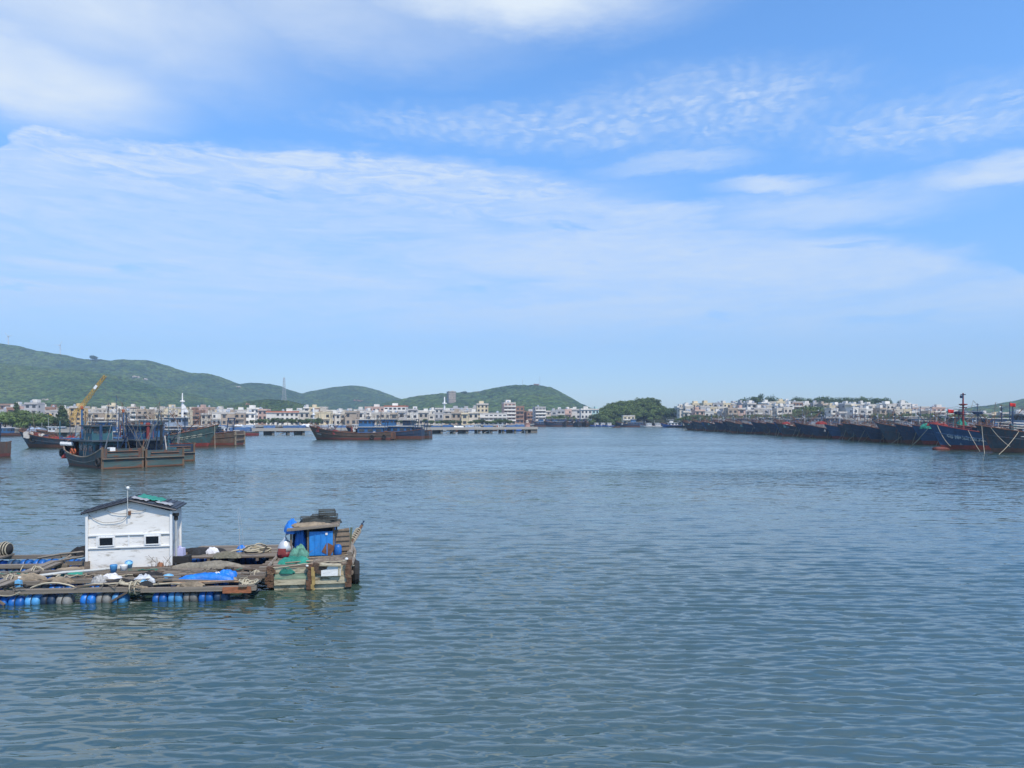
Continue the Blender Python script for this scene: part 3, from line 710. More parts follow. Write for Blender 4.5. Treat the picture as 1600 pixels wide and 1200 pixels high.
# the wooded knoll at the end of the harbour
rng = np.random.RandomState(61); pts = []
kx = [(918, 660), (927, 648), (940, 639), (958, 629), (980, 624), (1002, 623), (1014, 619), (1024, 618), (1034, 627), (1048, 636), (1056, 646), (1066, 655)]
for i in range(340):
    x = rng.uniform(919, 1066); zc = zt(np.interp(x, [q[0] for q in kx], [q[1] for q in kx]), 585)
    tq = rng.rand() ** .55; D = 570 + 40 * tq
    r = rng.uniform(2.2, 3.8); z = max(2.6, (zc - 2.2) * (1 - (1 - tq) ** 1.6) + LZ * (1 - tq) - r * .3)
    pts.append((at(x, 585), D, min(z, zc - r * .9), r))
wood('knoll_wood', pts, 2, 130, .40, m_leaf, 'dense rounded green wood covering the knoll at the harbour end', 62)
tree(at(1019, 600), 600, zt(641, 600), 9.5, 1.5, 1, 'domed tree standing proud on top of the knoll')
tree(at(929, 575), 575, LZ, 8, 1.3, 1, 'dark round tree at the jetty side of the knoll')
tree(at(1049, 585), 585, 6, 9, 1.3, 3, 'dark tree at the hillside end of the knoll')
crest_wood('ridge_trees', [(144, 555), (149, 557)], 2040, 5, 'round tree clump standing alone on the big ridge', 63, nper=40, leaf=1.4, low=3)
crest_wood('ridge_trees', [(152, 562), (162, 563)], 2040, 4, 'low tree clump beside the lone ridge trees', 64, nper=40, leaf=1.4, low=3)
crest_wood('ridge_trees', [(719, 613), (727, 611), (733, 614)], 1700, 4, 'dark tree clump beside the tan hill tower', 65, nper=50, leaf=1.2, low=5)

# pale boulders and bare earth showing on the wooded slopes
bpy.context.view_layer.update(); _dg = bpy.context.evaluated_depsgraph_get()
def outcrop(x, y, w_, h, m, label, seed):
    d = Vector(((x - 800) / F, 1.0, (HY - y) / F)).normalized()
    hit, loc, nrm, _, ob, _ = sc.ray_cast(_dg, Vector((0, 0, CH)), d)
    if not hit: return
    rng = np.random.RandomState(seed); D = loc.y; W = w_ / F * D; Hh = h / F * D; root = empty('rock_outcrop', loc, 0, label, 'rock')
    for k in range(5):
        bm = bmesh.new(); bmesh.ops.create_icosphere(bm, subdivisions=2, radius=1)
        for v in bm.verts: v.co *= 1 + .22 * math.sin(v.co.x * 4 + k + seed) * math.cos(v.co.z * 3 + v.co.y * 2)
        me = bpy.data.meshes.new('boulder'); bm.to_mesh(me); bm.free(); me.materials.append(m)
        o = link(bpy.data.objects.new('boulder', me), root); s_ = rng.uniform(.5, 1.0)
        o.location = ((k - 2) * W * .2, rng.uniform(-4, 2) , rng.uniform(-.3, .5) * Hh); o.scale = (W * .2 * s_, W * .15, Hh * .5 * s_); o.rotation_euler = (0, rng.uniform(-.3, .3), rng.uniform(0, 3))
m_rock = M('pale_rock', (0.42, 0.36, 0.29), .95, .3, .1); m_earth = M('bare_red_earth', (0.30, 0.16, 0.10), .95, .3, .1)
for i, (x, y, w_, h, m, lb) in enumerate([(212, 590, 10, 4, m_rock, 'pale boulders high on the big wooded hill'), (225, 593, 9, 4, m_rock, 'pale boulders just below the upper boulder patch'), (72, 625, 8, 4, m_rock, 'single pale rock low on the near green slope'),
                                          (372, 605, 9, 3, m_rock, 'pale rocks on the saddle between the hills'), (560, 627, 14, 2.5, m_earth, 'strip of bare red earth on the middle hill'), (387, 632, 8, 5, m_earth, 'bare reddish scar on the green spur')]): outcrop(x, y, w_, h, m, lb, i)
# ================================================================ boats
m_rail = M('faded_white_rail', (0.55, 0.55, 0.52), 0.6, 0.2, 2, (RUST, 0.4, 3))
m_deck = M('weathered_deck', (0.17, 0.145, 0.12), 0.9, 0.3, 1.5, (GRIME, 0.4, 1.2))
m_rust = M('rusty_steel', (0.15, 0.065, 0.035), 0.85, 0.4, 1.6, ((0.05, 0.035, 0.03), 0.4, 2.0))
m_navy = M('navy_paint', (0.018, 0.050, 0.115), 0.55, 0.3, 1.0, (RUST, 0.3, 1.5), rnd=.25)
m_blue = M('blue_paint', (0.030, 0.115, 0.26), 0.55, 0.3, 1.0, (RUST, 0.28, 1.5), rnd=.25)
m_lblue = M('pale_blue_paint', (0.25, 0.31, 0.39), 0.6, 0.25, 1.0, (RUST, 0.3, 1.5))
m_teal = M('teal_paint', (0.035, 0.12, 0.15), 0.6, 0.3, 1.0, (RUST, 0.35, 1.5))
m_red = M('red_paint', (0.36, 0.030, 0.025), 0.6, 0.25, 1.5)
m_dred = M('dull_red_paint', (0.20, 0.032, 0.030), 0.6, 0.3, 1.5)
m_tyre = M('tyre_rubber', (0.018, 0.018, 0.018), 0.85, 0.3, 3)
m_rope = M('pale_rope', (0.38, 0.34, 0.25), 0.9, 0.25, 3)
m_drope = M('dark_rope', (0.16, 0.14, 0.11), 0.9, 0.3, 3)
m_black = M('black_net', (0.022, 0.024, 0.028), 0.95, 0.5, 2, bump=.8, bs=14)
m_netr = M('red_net', (0.20, 0.025, 0.022), 0.95, 0.5, 2, bump=.8, bs=9)
m_netg = M('green_net', (0.022, 0.20, 0.15), 0.95, 0.5, 2, bump=.9, bs=14)
m_nett = M('tan_net', (0.26, 0.21, 0.15), 0.95, 0.45, 2, bump=.9, bs=14)
m_netb = M('blue_net', (0.03, 0.09, 0.25), 0.95, 0.5, 2, bump=.8, bs=9)
m_lamp = M('glass_lamp', (0.70, 0.72, 0.72), 0.2, 0.1, 2)
m_flag = M('red_flag', (0.55, 0.02, 0.015), 0.8, 0.15, 1)
m_orange = M('orange_paint', (0.42, 0.10, 0.03), 0.6, 0.2, 2)
m_yellow = M('yellow_paint', (0.55, 0.33, 0.03), 0.55, 0.2, 0.6, (RUST, 0.25, 1))
HM = dict(navy=hullmat('hull_navy', (0.018, 0.040, 0.080), (0.16, 0.058, 0.034), .95, .34), blue=hullmat('hull_blue', (0.020, 0.075, 0.17), (0.24, 0.04, 0.03), .95, .16),
          slate=hullmat('hull_slate', (0.038, 0.062, 0.085), (0.14, 0.06, 0.035), .8, .46), teal=hullmat('hull_teal', (0.045, 0.085, 0.085), (0.30, 0.045, 0.035), .85, .42),
          grey=hullmat('hull_grey_green', (0.055, 0.082, 0.085), (0.15, 0.055, 0.03), .35, .54), brown=hullmat('hull_brown', (0.10, 0.075, 0.055), (0.20, 0.05, 0.035), .6, .55),
          white=hullmat('hull_white', (0.60, 0.61, 0.60), (0.10, 0.10, 0.12), .25, .18), bright=hullmat('hull_bright_blue', (0.02, 0.12, 0.42), (0.05, 0.05, 0.08), .2, .12))
class Hull:
    """loft of a fishing hull: x forward, waterline at z = 0"""
    def __init__(s, L=28, B=6.2, hb=4.9, hm=2.3, hs=3.0, rake=3.2, full=.55, flare=.75, stern=.88, deck=.9):
        s.__dict__.update(locals())
    def sheer(s, t):
        return s.hm + (s.hb - s.hm) * max(0, (t - .35) / .65) ** 1.9 + (s.hs - s.hm) * max(0, (.35 - t) / .35) ** 1.7
    def half(s, t, k):
        """half beam at station t, height fraction k (0 keel line at -1 m, 1 sheer)"""
        a = 1 - max(0, (t - s.full) / (1 - s.full)) ** 2.3; a *= s.stern + (1 - s.stern) * min(1, t / .3)
        top = s.B / 2 * max(a, .02)
        low = 1 - .14 - s.flare * max(0, (t - .45) / .55) ** 1.5
        b = low + (1 - low) * k ** .85
        return top * max(b, .03)
    def pt(s, t, k, side):
        z = -1 + (s.sheer(t) + 1) * k
        x = -s.L / 2 + s.L * t - s.rake * (1 - k) * max(0, (t - .5) / .5) ** 2
        return Vector((x, side * s.half(t, k), z))
    def build(s, parent, mat, rail=None, N=22, K=7):
        mb = MB(); ts = [1 - (1 - i / N) ** 1.35 for i in range(N + 1)]
        for side in (-1, 1):
            g = [[s.pt(t, k / K, side) for k in range(K + 1)] for t in ts]
            th = .10
            for i, t in enumerate(ts):                                   # inside of the bulwark
                p = g[i][K]; zi = max(p.z - s.deck - .3, .2)
                kk = (zi + 1) / (s.sheer(t) + 1); q = s.pt(t, kk, side)
                g[i].append(Vector((p.x - (.1 if t > .97 else 0), side * max(abs(p.y) - th, .01), p.z)))
                g[i].append(Vector((min(q.x, p.x) - (.15 if t > .97 else 0), side * max(abs(q.y) - th, .01), zi)))
            n = K + 3; fs = []
            for i in range(N):
                for k in range(n - 1):
                    f = (i * n + k, (i + 1) * n + k, (i + 1) * n + k + 1, i * n + k + 1)
                    fs.append(f if side > 0 else f[::-1])
            mb.add([p for r in g for p in r], fs)
        # transom
        L_ = [s.pt(0, k / K, -1) for k in range(K + 1)]; R_ = [s.pt(0, k / K, 1) for k in range(K + 1)]
        off = len(L_); mb.add(L_ + R_, [(k, k + 1, off + k + 1, off + k) for k in range(K)])
        L2 = [p + Vector((.12, 0, 0)) for p in L_[2:]]; R2 = [p + Vector((.12, 0, 0)) for p in R_[2:]]; off = len(L2)
        mb.add(L2 + R2, [(k, off + k, off + k + 1, k + 1) for k in range(len(L2) - 1)])
        h = mb.build('hull', mat, parent, smooth=False)
        dk = MB(); P = []
        for t in ts:
            z = max(s.sheer(t) - s.deck, .35); kk = (z + 1) / (s.sheer(t) + 1)
            a = s.pt(t, kk, 1); w_ = max(a.y - .05, .02); P.append(((a.x, -w_, z), (a.x, w_, z)))
        dk.add([q for p in P for q in p], [(2 * i, 2 * i + 2, 2 * i + 3, 2 * i + 1) for i in range(N)])
        dk.build('deck', m_deck, parent)
        for side in (-1, 1):
            MB().tube([s.pt(t, 1, side) + Vector((0, 0, .03)) for t in ts], .09, 5).build('rail_cap', rail or m_rust, parent)
            MB().tube([s.pt(t, .72, side) + Vector((0, side * .03, 0)) for t in ts[:-1]], .08, 5).build('rubbing_strake', mat, parent)
        return h
def tyre(parent, p, axis='Y', R=.42):
    MB().torus(p, R, .15, axis, 12, 6).build('tyre_fender', m_tyre, parent)
def wheelhouse(parent, x, z, L, W, H, mat, roofm=None, wins=4, over=.7, y=0.0):
    b = cube('wheelhouse', (x, y, z + H / 2), (L, W, H), mat, parent)
    sub(cube('wheelhouse_roof', (x + .1, y, z + H + .08), (L + over * 2, W + over, .16), roofm or m_rail, parent), b)
    for s in (-1, 1):
        for i in range(wins):
            sub(cube('window', (x - L / 2 + L * (i + .5) / wins, y + s * (W / 2 + .01), z + H * .66), (L / wins * .62, .08, H * .3), m_glass, parent), b)
    for i in range(4):
        sub(cube('window', (x + L / 2 + .01, y + W * (i - 1.5) / 4.3, z + H * .68), (.08, W / 5.6, H * .32), m_glass, parent), b)
        sub(cube('window', (x - L / 2 - .01, y + W * (i - 1.5) / 4.3, z + H * .68), (.08, W / 5.6, H * .28), m_glass, parent), b)
    sub(cube('door', (x - L * .36, y - W / 2 - .015, z + H * .42), (.7, .09, H * .8), m_orange if random.random() < .15 else m_trim, parent), b)
def mast(parent, x, z, h, mat, arms=1, r=.14, y=0):
    ms_ = MB().tube([(x, y, z), (x, y, z + h)], r, 7, r * .5).build('mast', mat, parent)
    for i in range(arms):
        zz = z + h * (.92 - .24 * i)
        MB().tube([(x, y - .55 + .2 * i, zz), (x, y + .55 - .2 * i, zz)], .06, 5).build('crosstree', mat, ms_)
    MB().lathe([(.04, 0), (.2, .05), (.2, .2), (.05, .28)], 8, c=(x + .25, y, z + h * .8)).build('lamp', m_lamp, ms_)
def derrick(parent, p0, p1, r=.09, mat=None):
    MB().tube([p0, p1], r, 6, r * .7).build('derrick_boom', mat or m_rust, parent)
def wire(parent, pts, r=.025, sag=.1, mat=None): rope(pts, r, sag, 6, 0, 4).build('stay_wire', mat or m_drope, parent)
def gallows(parent, x, z, w_, h, mat):
    mb = MB()
    for s in (-1, 1): mb.tube([(x + .5, s * w_ / 2, z), (x, s * w_ * .4, z + h)], .13, 6)
    mb.tube([(x, -w_ * .5, z + h), (x, w_ * .5, z + h)], .13, 6); mb.tube([(x + .1, -w_ * .4, z + h * .55), (x + .1, w_ * .4, z + h * .55)], .09, 6)
    mb.build('gallows', mat, parent)
def bowrail(parent, H, t0=.72, mat=None, h=.9):
    mb = MB(); ts = [t0 + (.985 - t0) * i / 7 for i in range(8)]
    for side in (-1, 1):
        top = [H.pt(t, 1, side) + Vector((0, 0, h)) for t in ts]
        mb.tube(top, .04, 4); mb.tube([p - Vector((0, 0, h * .5)) for p in top], .03, 4)
        for t, p in zip(ts, top): mb.tube([p, H.pt(t, 1, side)], .035, 4)
    mb.build('bow_rail', mat or m_rail, parent)
def lumps(parent, name, c, d, mat, n=14, seed=1, label=None, fold=0.0):
    """a heaped, folded pile"""
    rng = np.random.RandomState(seed); nx, ny = 26, 20
    u, v = np.meshgrid(np.linspace(-1, 1, nx), np.linspace(-1, 1, ny), indexing='ij')
    r = np.sqrt(u * u + v * v); base = np.clip(1 - r ** 2.2, 0, 1) ** .5
    nz = fbm((u + 3) * 2.2 + seed * 7, (v + 3) * 2.2, 4, seed) + .3 * np.abs(np.sin((u * 5 + v * 3 + seed) + 4 * fbm(u * 2 + 9, v * 2 + 9, 2, seed)))
    if fold:                                    # sharp creases of sheet plastic
        for q in range(5):
            a = rng.rand() * PI; f = rng.uniform(2.5, 6); nz = nz + fold * (.5 - np.abs(((u * math.cos(a) + v * math.sin(a)) * f + rng.rand() * 5 + .5 * fbm(u * 3 + q, v * 3, 2, q)) % 1 - .5)) / (1 + q * .4)
    z = base * (.45 + .75 * nz)
    ang = np.arctan2(v, u); wob = 1 + .16 * np.sin(ang * 3 + seed) + .1 * np.sin(ang * 5 + seed * 2)
    k = np.minimum(1, 1 / np.maximum(r, 1e-3))
    V = np.stack([c[0] + u * k * wob * d[0] / 2, c[1] + v * k * wob * d[1] / 2, c[2] + z * d[2] - .02], -1).reshape(-1, 3)
    o = grid_obj(name, V, nx, ny, mat, parent, smooth=True)
    return o
def clutter(parent, H, t0, t1, n, rnd, mats):
    """winches, lockers and crates bolted to the deck"""
    for i in range(n):
        t = rnd.uniform(t0, t1); a = H.pt(t, 1, 1); z = max(H.sheer(t) - H.deck, .35)
        y = rnd.uniform(-.7, .7) * a.y; k = rnd.random(); m = rnd.choice(mats)
        if k < .45: cube('deck_locker', (a.x, y, z + .5), (rnd.uniform(.6, 1.6), rnd.uniform(.6, 1.2), rnd.uniform(.8, 1.5)), m, parent, rnd.uniform(0, 3))
        elif k < .75:
            mb = MB().lathe([(.55, -.6), (.55, -.5), (.28, -.45), (.28, .45), (.55, .5), (.55, .6)], 9, 'Y', (a.x, y, z + .75)); mb.box((a.x, y, z + .3), (.7, 1.5, .6)); mb.build('winch', m, parent)
        else: MB().tube([(a.x, y, z), (a.x + rnd.uniform(-.6, .6), y + rnd.uniform(-.5, .5), z + rnd.uniform(1.6, 3.2))], .07, 5).build('davit', m, parent)
def rigging(parent, H, n, rnd, top=6.5, mats=None):
    """thin poles, whip aerials and the wires between them"""
    tops = []
    for i in range(n):
        t = rnd.uniform(.08, .93); a = H.pt(t, 1, 1); z = max(H.sheer(t) - .3, .5); y = rnd.uniform(-.6, .6) * a.y; h = rnd.uniform(.4, 1.0) * top
        q = Vector((a.x + rnd.uniform(-.25, .25) * h, y + rnd.uniform(-.12, .12) * h, z + h)); tops.append((a.x, q))
        MB().tube([(a.x, y, z - .4), q], rnd.uniform(.035, .08), 5, .025).build('spar', rnd.choice(mats or (m_navy, m_steel, m_rust, m_teal, m_nett)), parent)
    tops.sort(key=lambda q: q[0])
    for (xa, a), (xb, b) in zip(tops[:-1], tops[1:]): wire(parent, [a, b], .022, .25)
    for (xa, a) in tops[::2]: wire(parent, [a, H.pt(min(.98, max(.02, (xa + rnd.uniform(-5, 5)) / H.L + .5)), 1, rnd.choice((-1, 1)))], .022, .05)
def lamp_row(parent, x0, x1, y, z, n):
    MB().tube([(x0, y, z), (x1, y, z)], .04, 4).build('lamp_rail', m_steel, parent)
    for i in range(n):
        x = x0 + (x1 - x0) * (i + .5) / n
        MB().lathe([(.04, .0), (.16, -.1), (.2, -.3), (.12, -.48), (.03, -.52)], 7, c=(x, y, z)).build('fishing_lamp', m_lamp, parent)
def mooring(parent, p0, p1, r=.055, sag=.3, mat=None): rope([p0, p1], r, sag, 8, 0, 5).build('mooring_rope', mat or m_rope, parent)
def hull_text(parent, H, txt, t0, t1, k0, k1, side, mat, name='hull_lettering'):
    """lettering laid onto the hull plating: stations t0..t1, height fractions k0..k1 (reading direction from t0 to t1)"""
    cu = bpy.data.curves.new('lettering', 'FONT'); cu.body = txt; cu.size = 1; cu.resolution_u = 2; cu.offset = .012
    tmp = bpy.data.objects.new('lettering_tmp', cu); COL.objects.link(tmp)
    bpy.context.view_layer.update()
    me = bpy.data.meshes.new_from_object(tmp.evaluated_get(bpy.context.evaluated_depsgraph_get()))
    bpy.data.objects.remove(tmp)
    if not len(me.vertices): return None
    xs = [v.co.x for v in me.vertices]; ys = [v.co.y for v in me.vertices]
    x0, x1, y0, y1 = min(xs), max(xs), min(ys), max(ys)
    for v in me.vertices:
        t = t0 + (t1 - t0) * (v.co.x - x0) / (x1 - x0); k = k0 + (k1 - k0) * (v.co.y - y0) / (y1 - y0)
        p = H.pt(t, k, side); du = H.pt(t + .004, k, side) - p; dv = H.pt(t, k + .01, side) - p
        nrm = du.cross(dv).normalized()
        if nrm.y * side < 0: nrm = -nrm
        v.co = p + nrm * .045
    me.materials.clear(); me.materials.append(mat)
    return link(bpy.data.objects.new(name, me), parent)

# ---------------- the moored row: bows towards the channel, one beside the other
ROWX = 90.0
def trawler(root, H, hm_, rnd, wh=m_blue, detail=1, mastm=m_navy, rail=m_rust):
    H.build(root, hm_, rail)
    L = H.L; zd = lambda x: max(H.sheer((x + L / 2) / L) - H.deck, .35)
    x1 = -L * .18
    wheelhouse(root, x1, zd(x1), L * .26, H.B * .62, 2.5, wh, wins=4)
    wheelhouse(root, x1 + 1.0, zd(x1) + 2.6, L * .13, H.B * .5, 2.1, wh, wins=3)
    mast(root, x1 - .6, zd(x1) + 4.8, 2.2 + rnd.random() * 2, mastm, 1)
    gallows(root, -L * .44, zd(-L * .44), H.B * .7, 4.6, mastm)
    xm = L * .16; mast(root, xm, zd(xm), 5.0 + 1.6 * rnd.random(), mastm, 1, .17)
    derrick(root, (xm, 0, zd(xm) + 1.2), (xm - 5.5, rnd.uniform(-1.5, 1.5), zd(xm) + 6.0))
    derrick(root, (xm + .3, 0, zd(xm) + 1.2), (xm + 4.5, rnd.uniform(-1.5, 1.5), zd(xm) + 5.2))
    wire(root, [(xm, 0, zd(xm) + 6.4), (L * .46, 0, H.hb + .3)]); wire(root, [(xm, 0, zd(xm) + 6.4), (x1, 0, zd(x1) + 7.5)], sag=.4)
    clutter(root, H, .5, .93, 16, rnd, [m_rust, m_navy, m_teal, m_trim, m_dred]); clutter(root, H, .05, .5, 8, rnd, [m_rust, m_navy, m_blue, m_trim])
    if detail: bowrail(root, H, .7, rnd.choice((m_rail, m_rust, m_steel)))
    rigging(root, H, 9, rnd, 6.0)
    # anchor roller and bollards at the bow
    mb = MB()
    for s in (-1, 1): mb.lathe([(.12, 0), (.12, .5), (.2, .55), (.2, .65), (.05, .7)], 7, c=(L * .40, s * .7, H.sheer(.9) - .3))
    mb.build('bollard', m_rust, root)
row = []
rnd = random.Random(5)
protos = []
for i in range(5):
    H = Hull(L=27 + rnd.uniform(-2, 3), B=6.3 + rnd.uniform(-.4, .6), hb=4.75 + rnd.uniform(-.35, .35), hm=2.2, hs=2.8, rake=3.2 + rnd.uniform(-.5, .8), flare=.78)
    r = empty('trawler', (0, 0, 0)); r['proto'] = 1
    trawler(r, H, (HM['navy'], HM['slate'], HM['navy'], HM['blue'], HM['slate'])[i], rnd, (m_blue, m_navy, m_lblue, m_blue, m_teal)[i], 1, (m_navy, m_steel, m_navy, m_rust, m_teal)[i])
    bow = H.pt(.975, 1, -1)
    for k in range(3): mooring(r, H.pt(.93 - .02 * k, 1, -1 if k < 2 else 1), (bow.x - 2.4 + rnd.uniform(-1.2, 2.0), -3.0 - rnd.uniform(.5, 3.5), -.05), sag=.25, mat=(m_rope, m_drope, m_rope)[k])
    protos.append((r, H))
colw = ['dark navy', 'slate-grey', 'rust-streaked navy', 'blue', 'grey-navy']
Y = 152.0; k = 0
used = set()
while Y < 392:
    i = [0, 1, 3, 2, 4, 0, 2, 1, 4, 3, 2, 0][k % 12]
    src, H = protos[i]
    if i in used: o = copy_tree(src)
    else: o = src; used.add(i)
    if 'proto' in o: del o['proto']
    o.location = (ROWX + H.L / 2 + rnd.uniform(-2.4, 2.2), Y, rnd.uniform(-.15, .12)); o.rotation_euler = (0, 0, PI + rad(rnd.uniform(-4, 4)))
    s = 1 + rnd.uniform(-.11, .09); o.scale = (s, s, s)
    tag(o, '%s moored trawler, %s behind the blue lettered trawler in the long row' % (colw[i], ordw(k)), 'fishing boat', 'trawlers moored in the long row')
    row.append(o); Y += rnd.uniform(6.4, 8.6); k += 1
# the blue trawler with white lettering, bulbous bow and red mast
H = Hull(L=30, B=7.0, hb=5.1, hm=2.5, hs=3.0, rake=3.4, flare=.8)
r = empty('trawler', (at(1460, 140) + 15 - .7, 141.5, 0), PI + rad(3), 'blue trawler with white hull lettering, bulbous red forefoot and tall red mast', 'fishing boat', 'trawlers moored in the long row')
H.build(r, HM['blue'], m_dred)
wheelhouse(r, -6, 1.9, 8, 4.6, 2.6, m_lblue); wheelhouse(r, -5, 4.6, 4.5, 3.6, 2.2, m_lblue, wins=3)
xm = 8.2; zm = 2.9
mb = MB().tube([(xm, 0, zm), (xm, 0, zm + 8.0)], .25, 8, .12); mb.build('mast', m_dred, r)
for zz, wv in ((7.7, 1.2), (7.2, 1.6), (5.9, 1.4)): MB().tube([(xm, -wv / 2 * 1.4, zm + zz - 2), (xm, wv / 2 * 1.4, zm + zz - 2)], .08, 5).build('crosstree', m_dred, r)
MB().lathe([(.2, 0), (.75, .15), (.75, .3), (.2, .35)], 8, c=(xm, 0, zm + 5.6)).build('crow_nest', m_dred, r)
MB().tube([(xm, -.7, zm + 7.7), (xm, .7, zm + 7.7)], .09, 5).build('crosstree', m_navy, r)
MB().lathe([(.05, 0), (.3, .05), (.3, .5), (.05, .55)], 8, c=(xm + .3, 0, zm + 7.0)).build('lamp', m_navy, r)
for i in range(5): MB().tube([(xm + .15, 0, zm + 1 + i * .8), (xm + .55, 0, zm + 1 + i * .8)], .05, 4).build('rung', m_dred, r)
mb = MB()
for s in (-1.9, 1.9): mb.tube([(6.3 + s, -1.2, 2.2), (6.3 + s, -1.2, 7.2)], .12, 6); mb.tube([(6.3 + s, -1.2, 6.9), (6.3 + s - 1.4, -1.2, 5.2)], .08, 5); mb.box((6.3 + s, -1.2, 7.0), (1.3, .4, .4), taper=1.6)
mb.tube([(3.6, -1.2, 7.3), (9.0, -1.2, 7.3)], .11, 6); mb.build('gallows', m_navy, r)
bowrail(r, H, .78, m_dred, .7); clutter(r, H, .5, .85, 8, rnd, [m_rust, m_blue, m_trim, m_rail])
MB().lathe([(.05, -1.5), (.3, -1.3), (.45, -.4), (.5, 1.2), (.4, 2.4)][::-1], 10, 'X', (H.L / 2 - H.rake + .1, 0, .12)).build('bulbous_bow', M('forefoot_red', (0.12, 0.026, 0.022), .7, .35, 1.5, (RUST, .35, 2)), r, smooth=True)
m_letter = M('white_lettering', (0.62, 0.64, 0.62), 0.7, 0.15, 3)
hull_text(r, H, '粤南澳渔3606', .93, .66, .60, .75, 1, m_letter)
hull_text(r, H, '人', .86, .845, .40, .47, 1, m_letter)
mooring(r, H.pt(.80, 1, 1), (H.L / 2 - 5.5, 6.6, -.05), .05, .2); mooring(r, H.pt(.96, 1, 1), (H.L / 2 - 2.6, 2.6, .8), .06, .5); mooring(r, H.pt(.985, 1, 1), (H.L / 2 + 1, -5, -.05), .06, .2)
blue_t = r
rigging(r, H, 8, rnd, 5.0)
# the nearest, dark boat at the photo's edge
H = Hull(L=30, B=7.0, hb=4.9, hm=2.7, hs=3.0, rake=3.8, flare=.72, full=.5)
r = empty('trawler', (at(1518, 128) + 15 + 1.7, 129.0, 0), PI + rad(-3), 'nearest dark slate trawler beside the blue lettered one, heavy mooring ropes at its bow', 'fishing boat', 'trawlers moored in the long row')
H.build(r, HM['slate'], m_rust); wheelhouse(r, -7, 1.9, 8, 4.6, 2.6, m_rail); wheelhouse(r, -6, 4.6, 4.5, 3.6, 2.2, m_rail, wins=3)
mb = MB()
for yy in (-2.6, 2.6):
    for zz in (0, .45, .9): mb.tube([(-2, yy, 3.9 + zz), (10, yy, 4.4 + zz)], .05, 4)
mb.build('side_rail', m_rail, r)
MB().tube([(8.8, .4, 3.2), (8.8, .4, 8.4)], .15, 6, .08).build('mast', m_navy, r); cube('mast_step', (8.8, .4, 3.9), (.9, .7, 2.2), m_teal, r)
MB().tube([(5.2, .4, 3.0), (5.2, .4, 9.4)], .10, 6, .06).build('flag_pole', m_navy, r)
gallows(r, -2.0, 2.2, 4.6, 4.8, m_navy); clutter(r, H, .5, .95, 12, rnd, [m_rust, m_dred, m_trim, m_teal, m_rail]); bowrail(r, H, .8, m_rust, .6)
mooring(r, H.pt(.97, 1, 1), (H.L / 2 + .4, 3.6, -.05), .045, .35); mooring(r, H.pt(.80, 1, 1), (H.L / 2 - .4, 6.2, -.05), .045, .3); mooring(r, H.pt(.93, 1, 1), (H.L / 2 - 4.0, 3.3, 1.2), .05, .3)
cube('hull_plate', (8.2, 2.85, 2.9), (1.4, .25, .10), m_rail, r)
near_t = r
rigging(r, H, 9, rnd, 5.0)
# flags, red gear and green nets lying on the bows
def flag(x, y, D, label, w_=1.0, h=.72, pole_h=3.5):
    r = empty('flag', (at(x, D), D, zt(y, D) - pole_h), 0, label, 'flag', 'red flags on the moored trawlers')
    MB().tube([(0, 0, 0), (0, 0, pole_h + h + .1)], .06, 5).build('pole', m_navy, r)
    n = 8; V = []
    for i in range(n):
        for j in range(5): u = i / (n - 1); V.append((.06 + u * w_, .18 * math.sin(u * 5) * u, pole_h + h * j / 4 - .12 * u))
    grid_obj('cloth', np.array(V), n, 5, m_flag, r).modifiers.new('thick', 'SOLIDIFY').thickness = .02
flag(1481, 645, 150, 'red flag flying just before the red mast'); flag(1577.5, 635, 126, 'red flag on a tall pole above the nearest dark trawler', 0.85, .6, 2.4)
for (x, y, D, d, m, lb) in [(1450, 663, 142.5, (2.6, 1.6, .7), m_netr, 'heap of red net floats on the blue trawler bow'), (1463, 663, 142.0, (2.0, 1.5, .5), m_netr, 'smaller red net heap beside the red float heap'),
                            (1438, 667.5, 151.5, (2.2, 1.6, 1.0), m_netg, 'teal green net heap on the bow beside the blue trawler'), (1492, 662, 141.5, (1.8, 1.4, 1.3), m_netg, 'small teal bundle before the red mast'),
                            (1276, 661, 190, (2.6, 1.5, .8), m_netr, 'red net pile on a bow halfway along the row'), (1222, 661, 230, (2.6, 1.5, .7), m_netr, 'red net pile far along the moored row')]:
    o = lumps(None, 'net_heap', (0, 0, 0), d, m, seed=int(x)); o.location = (at(x, D) + 1.2, D, zt(y, D) - .3); tag(o, lb, 'net', 'net heaps on the trawlers')
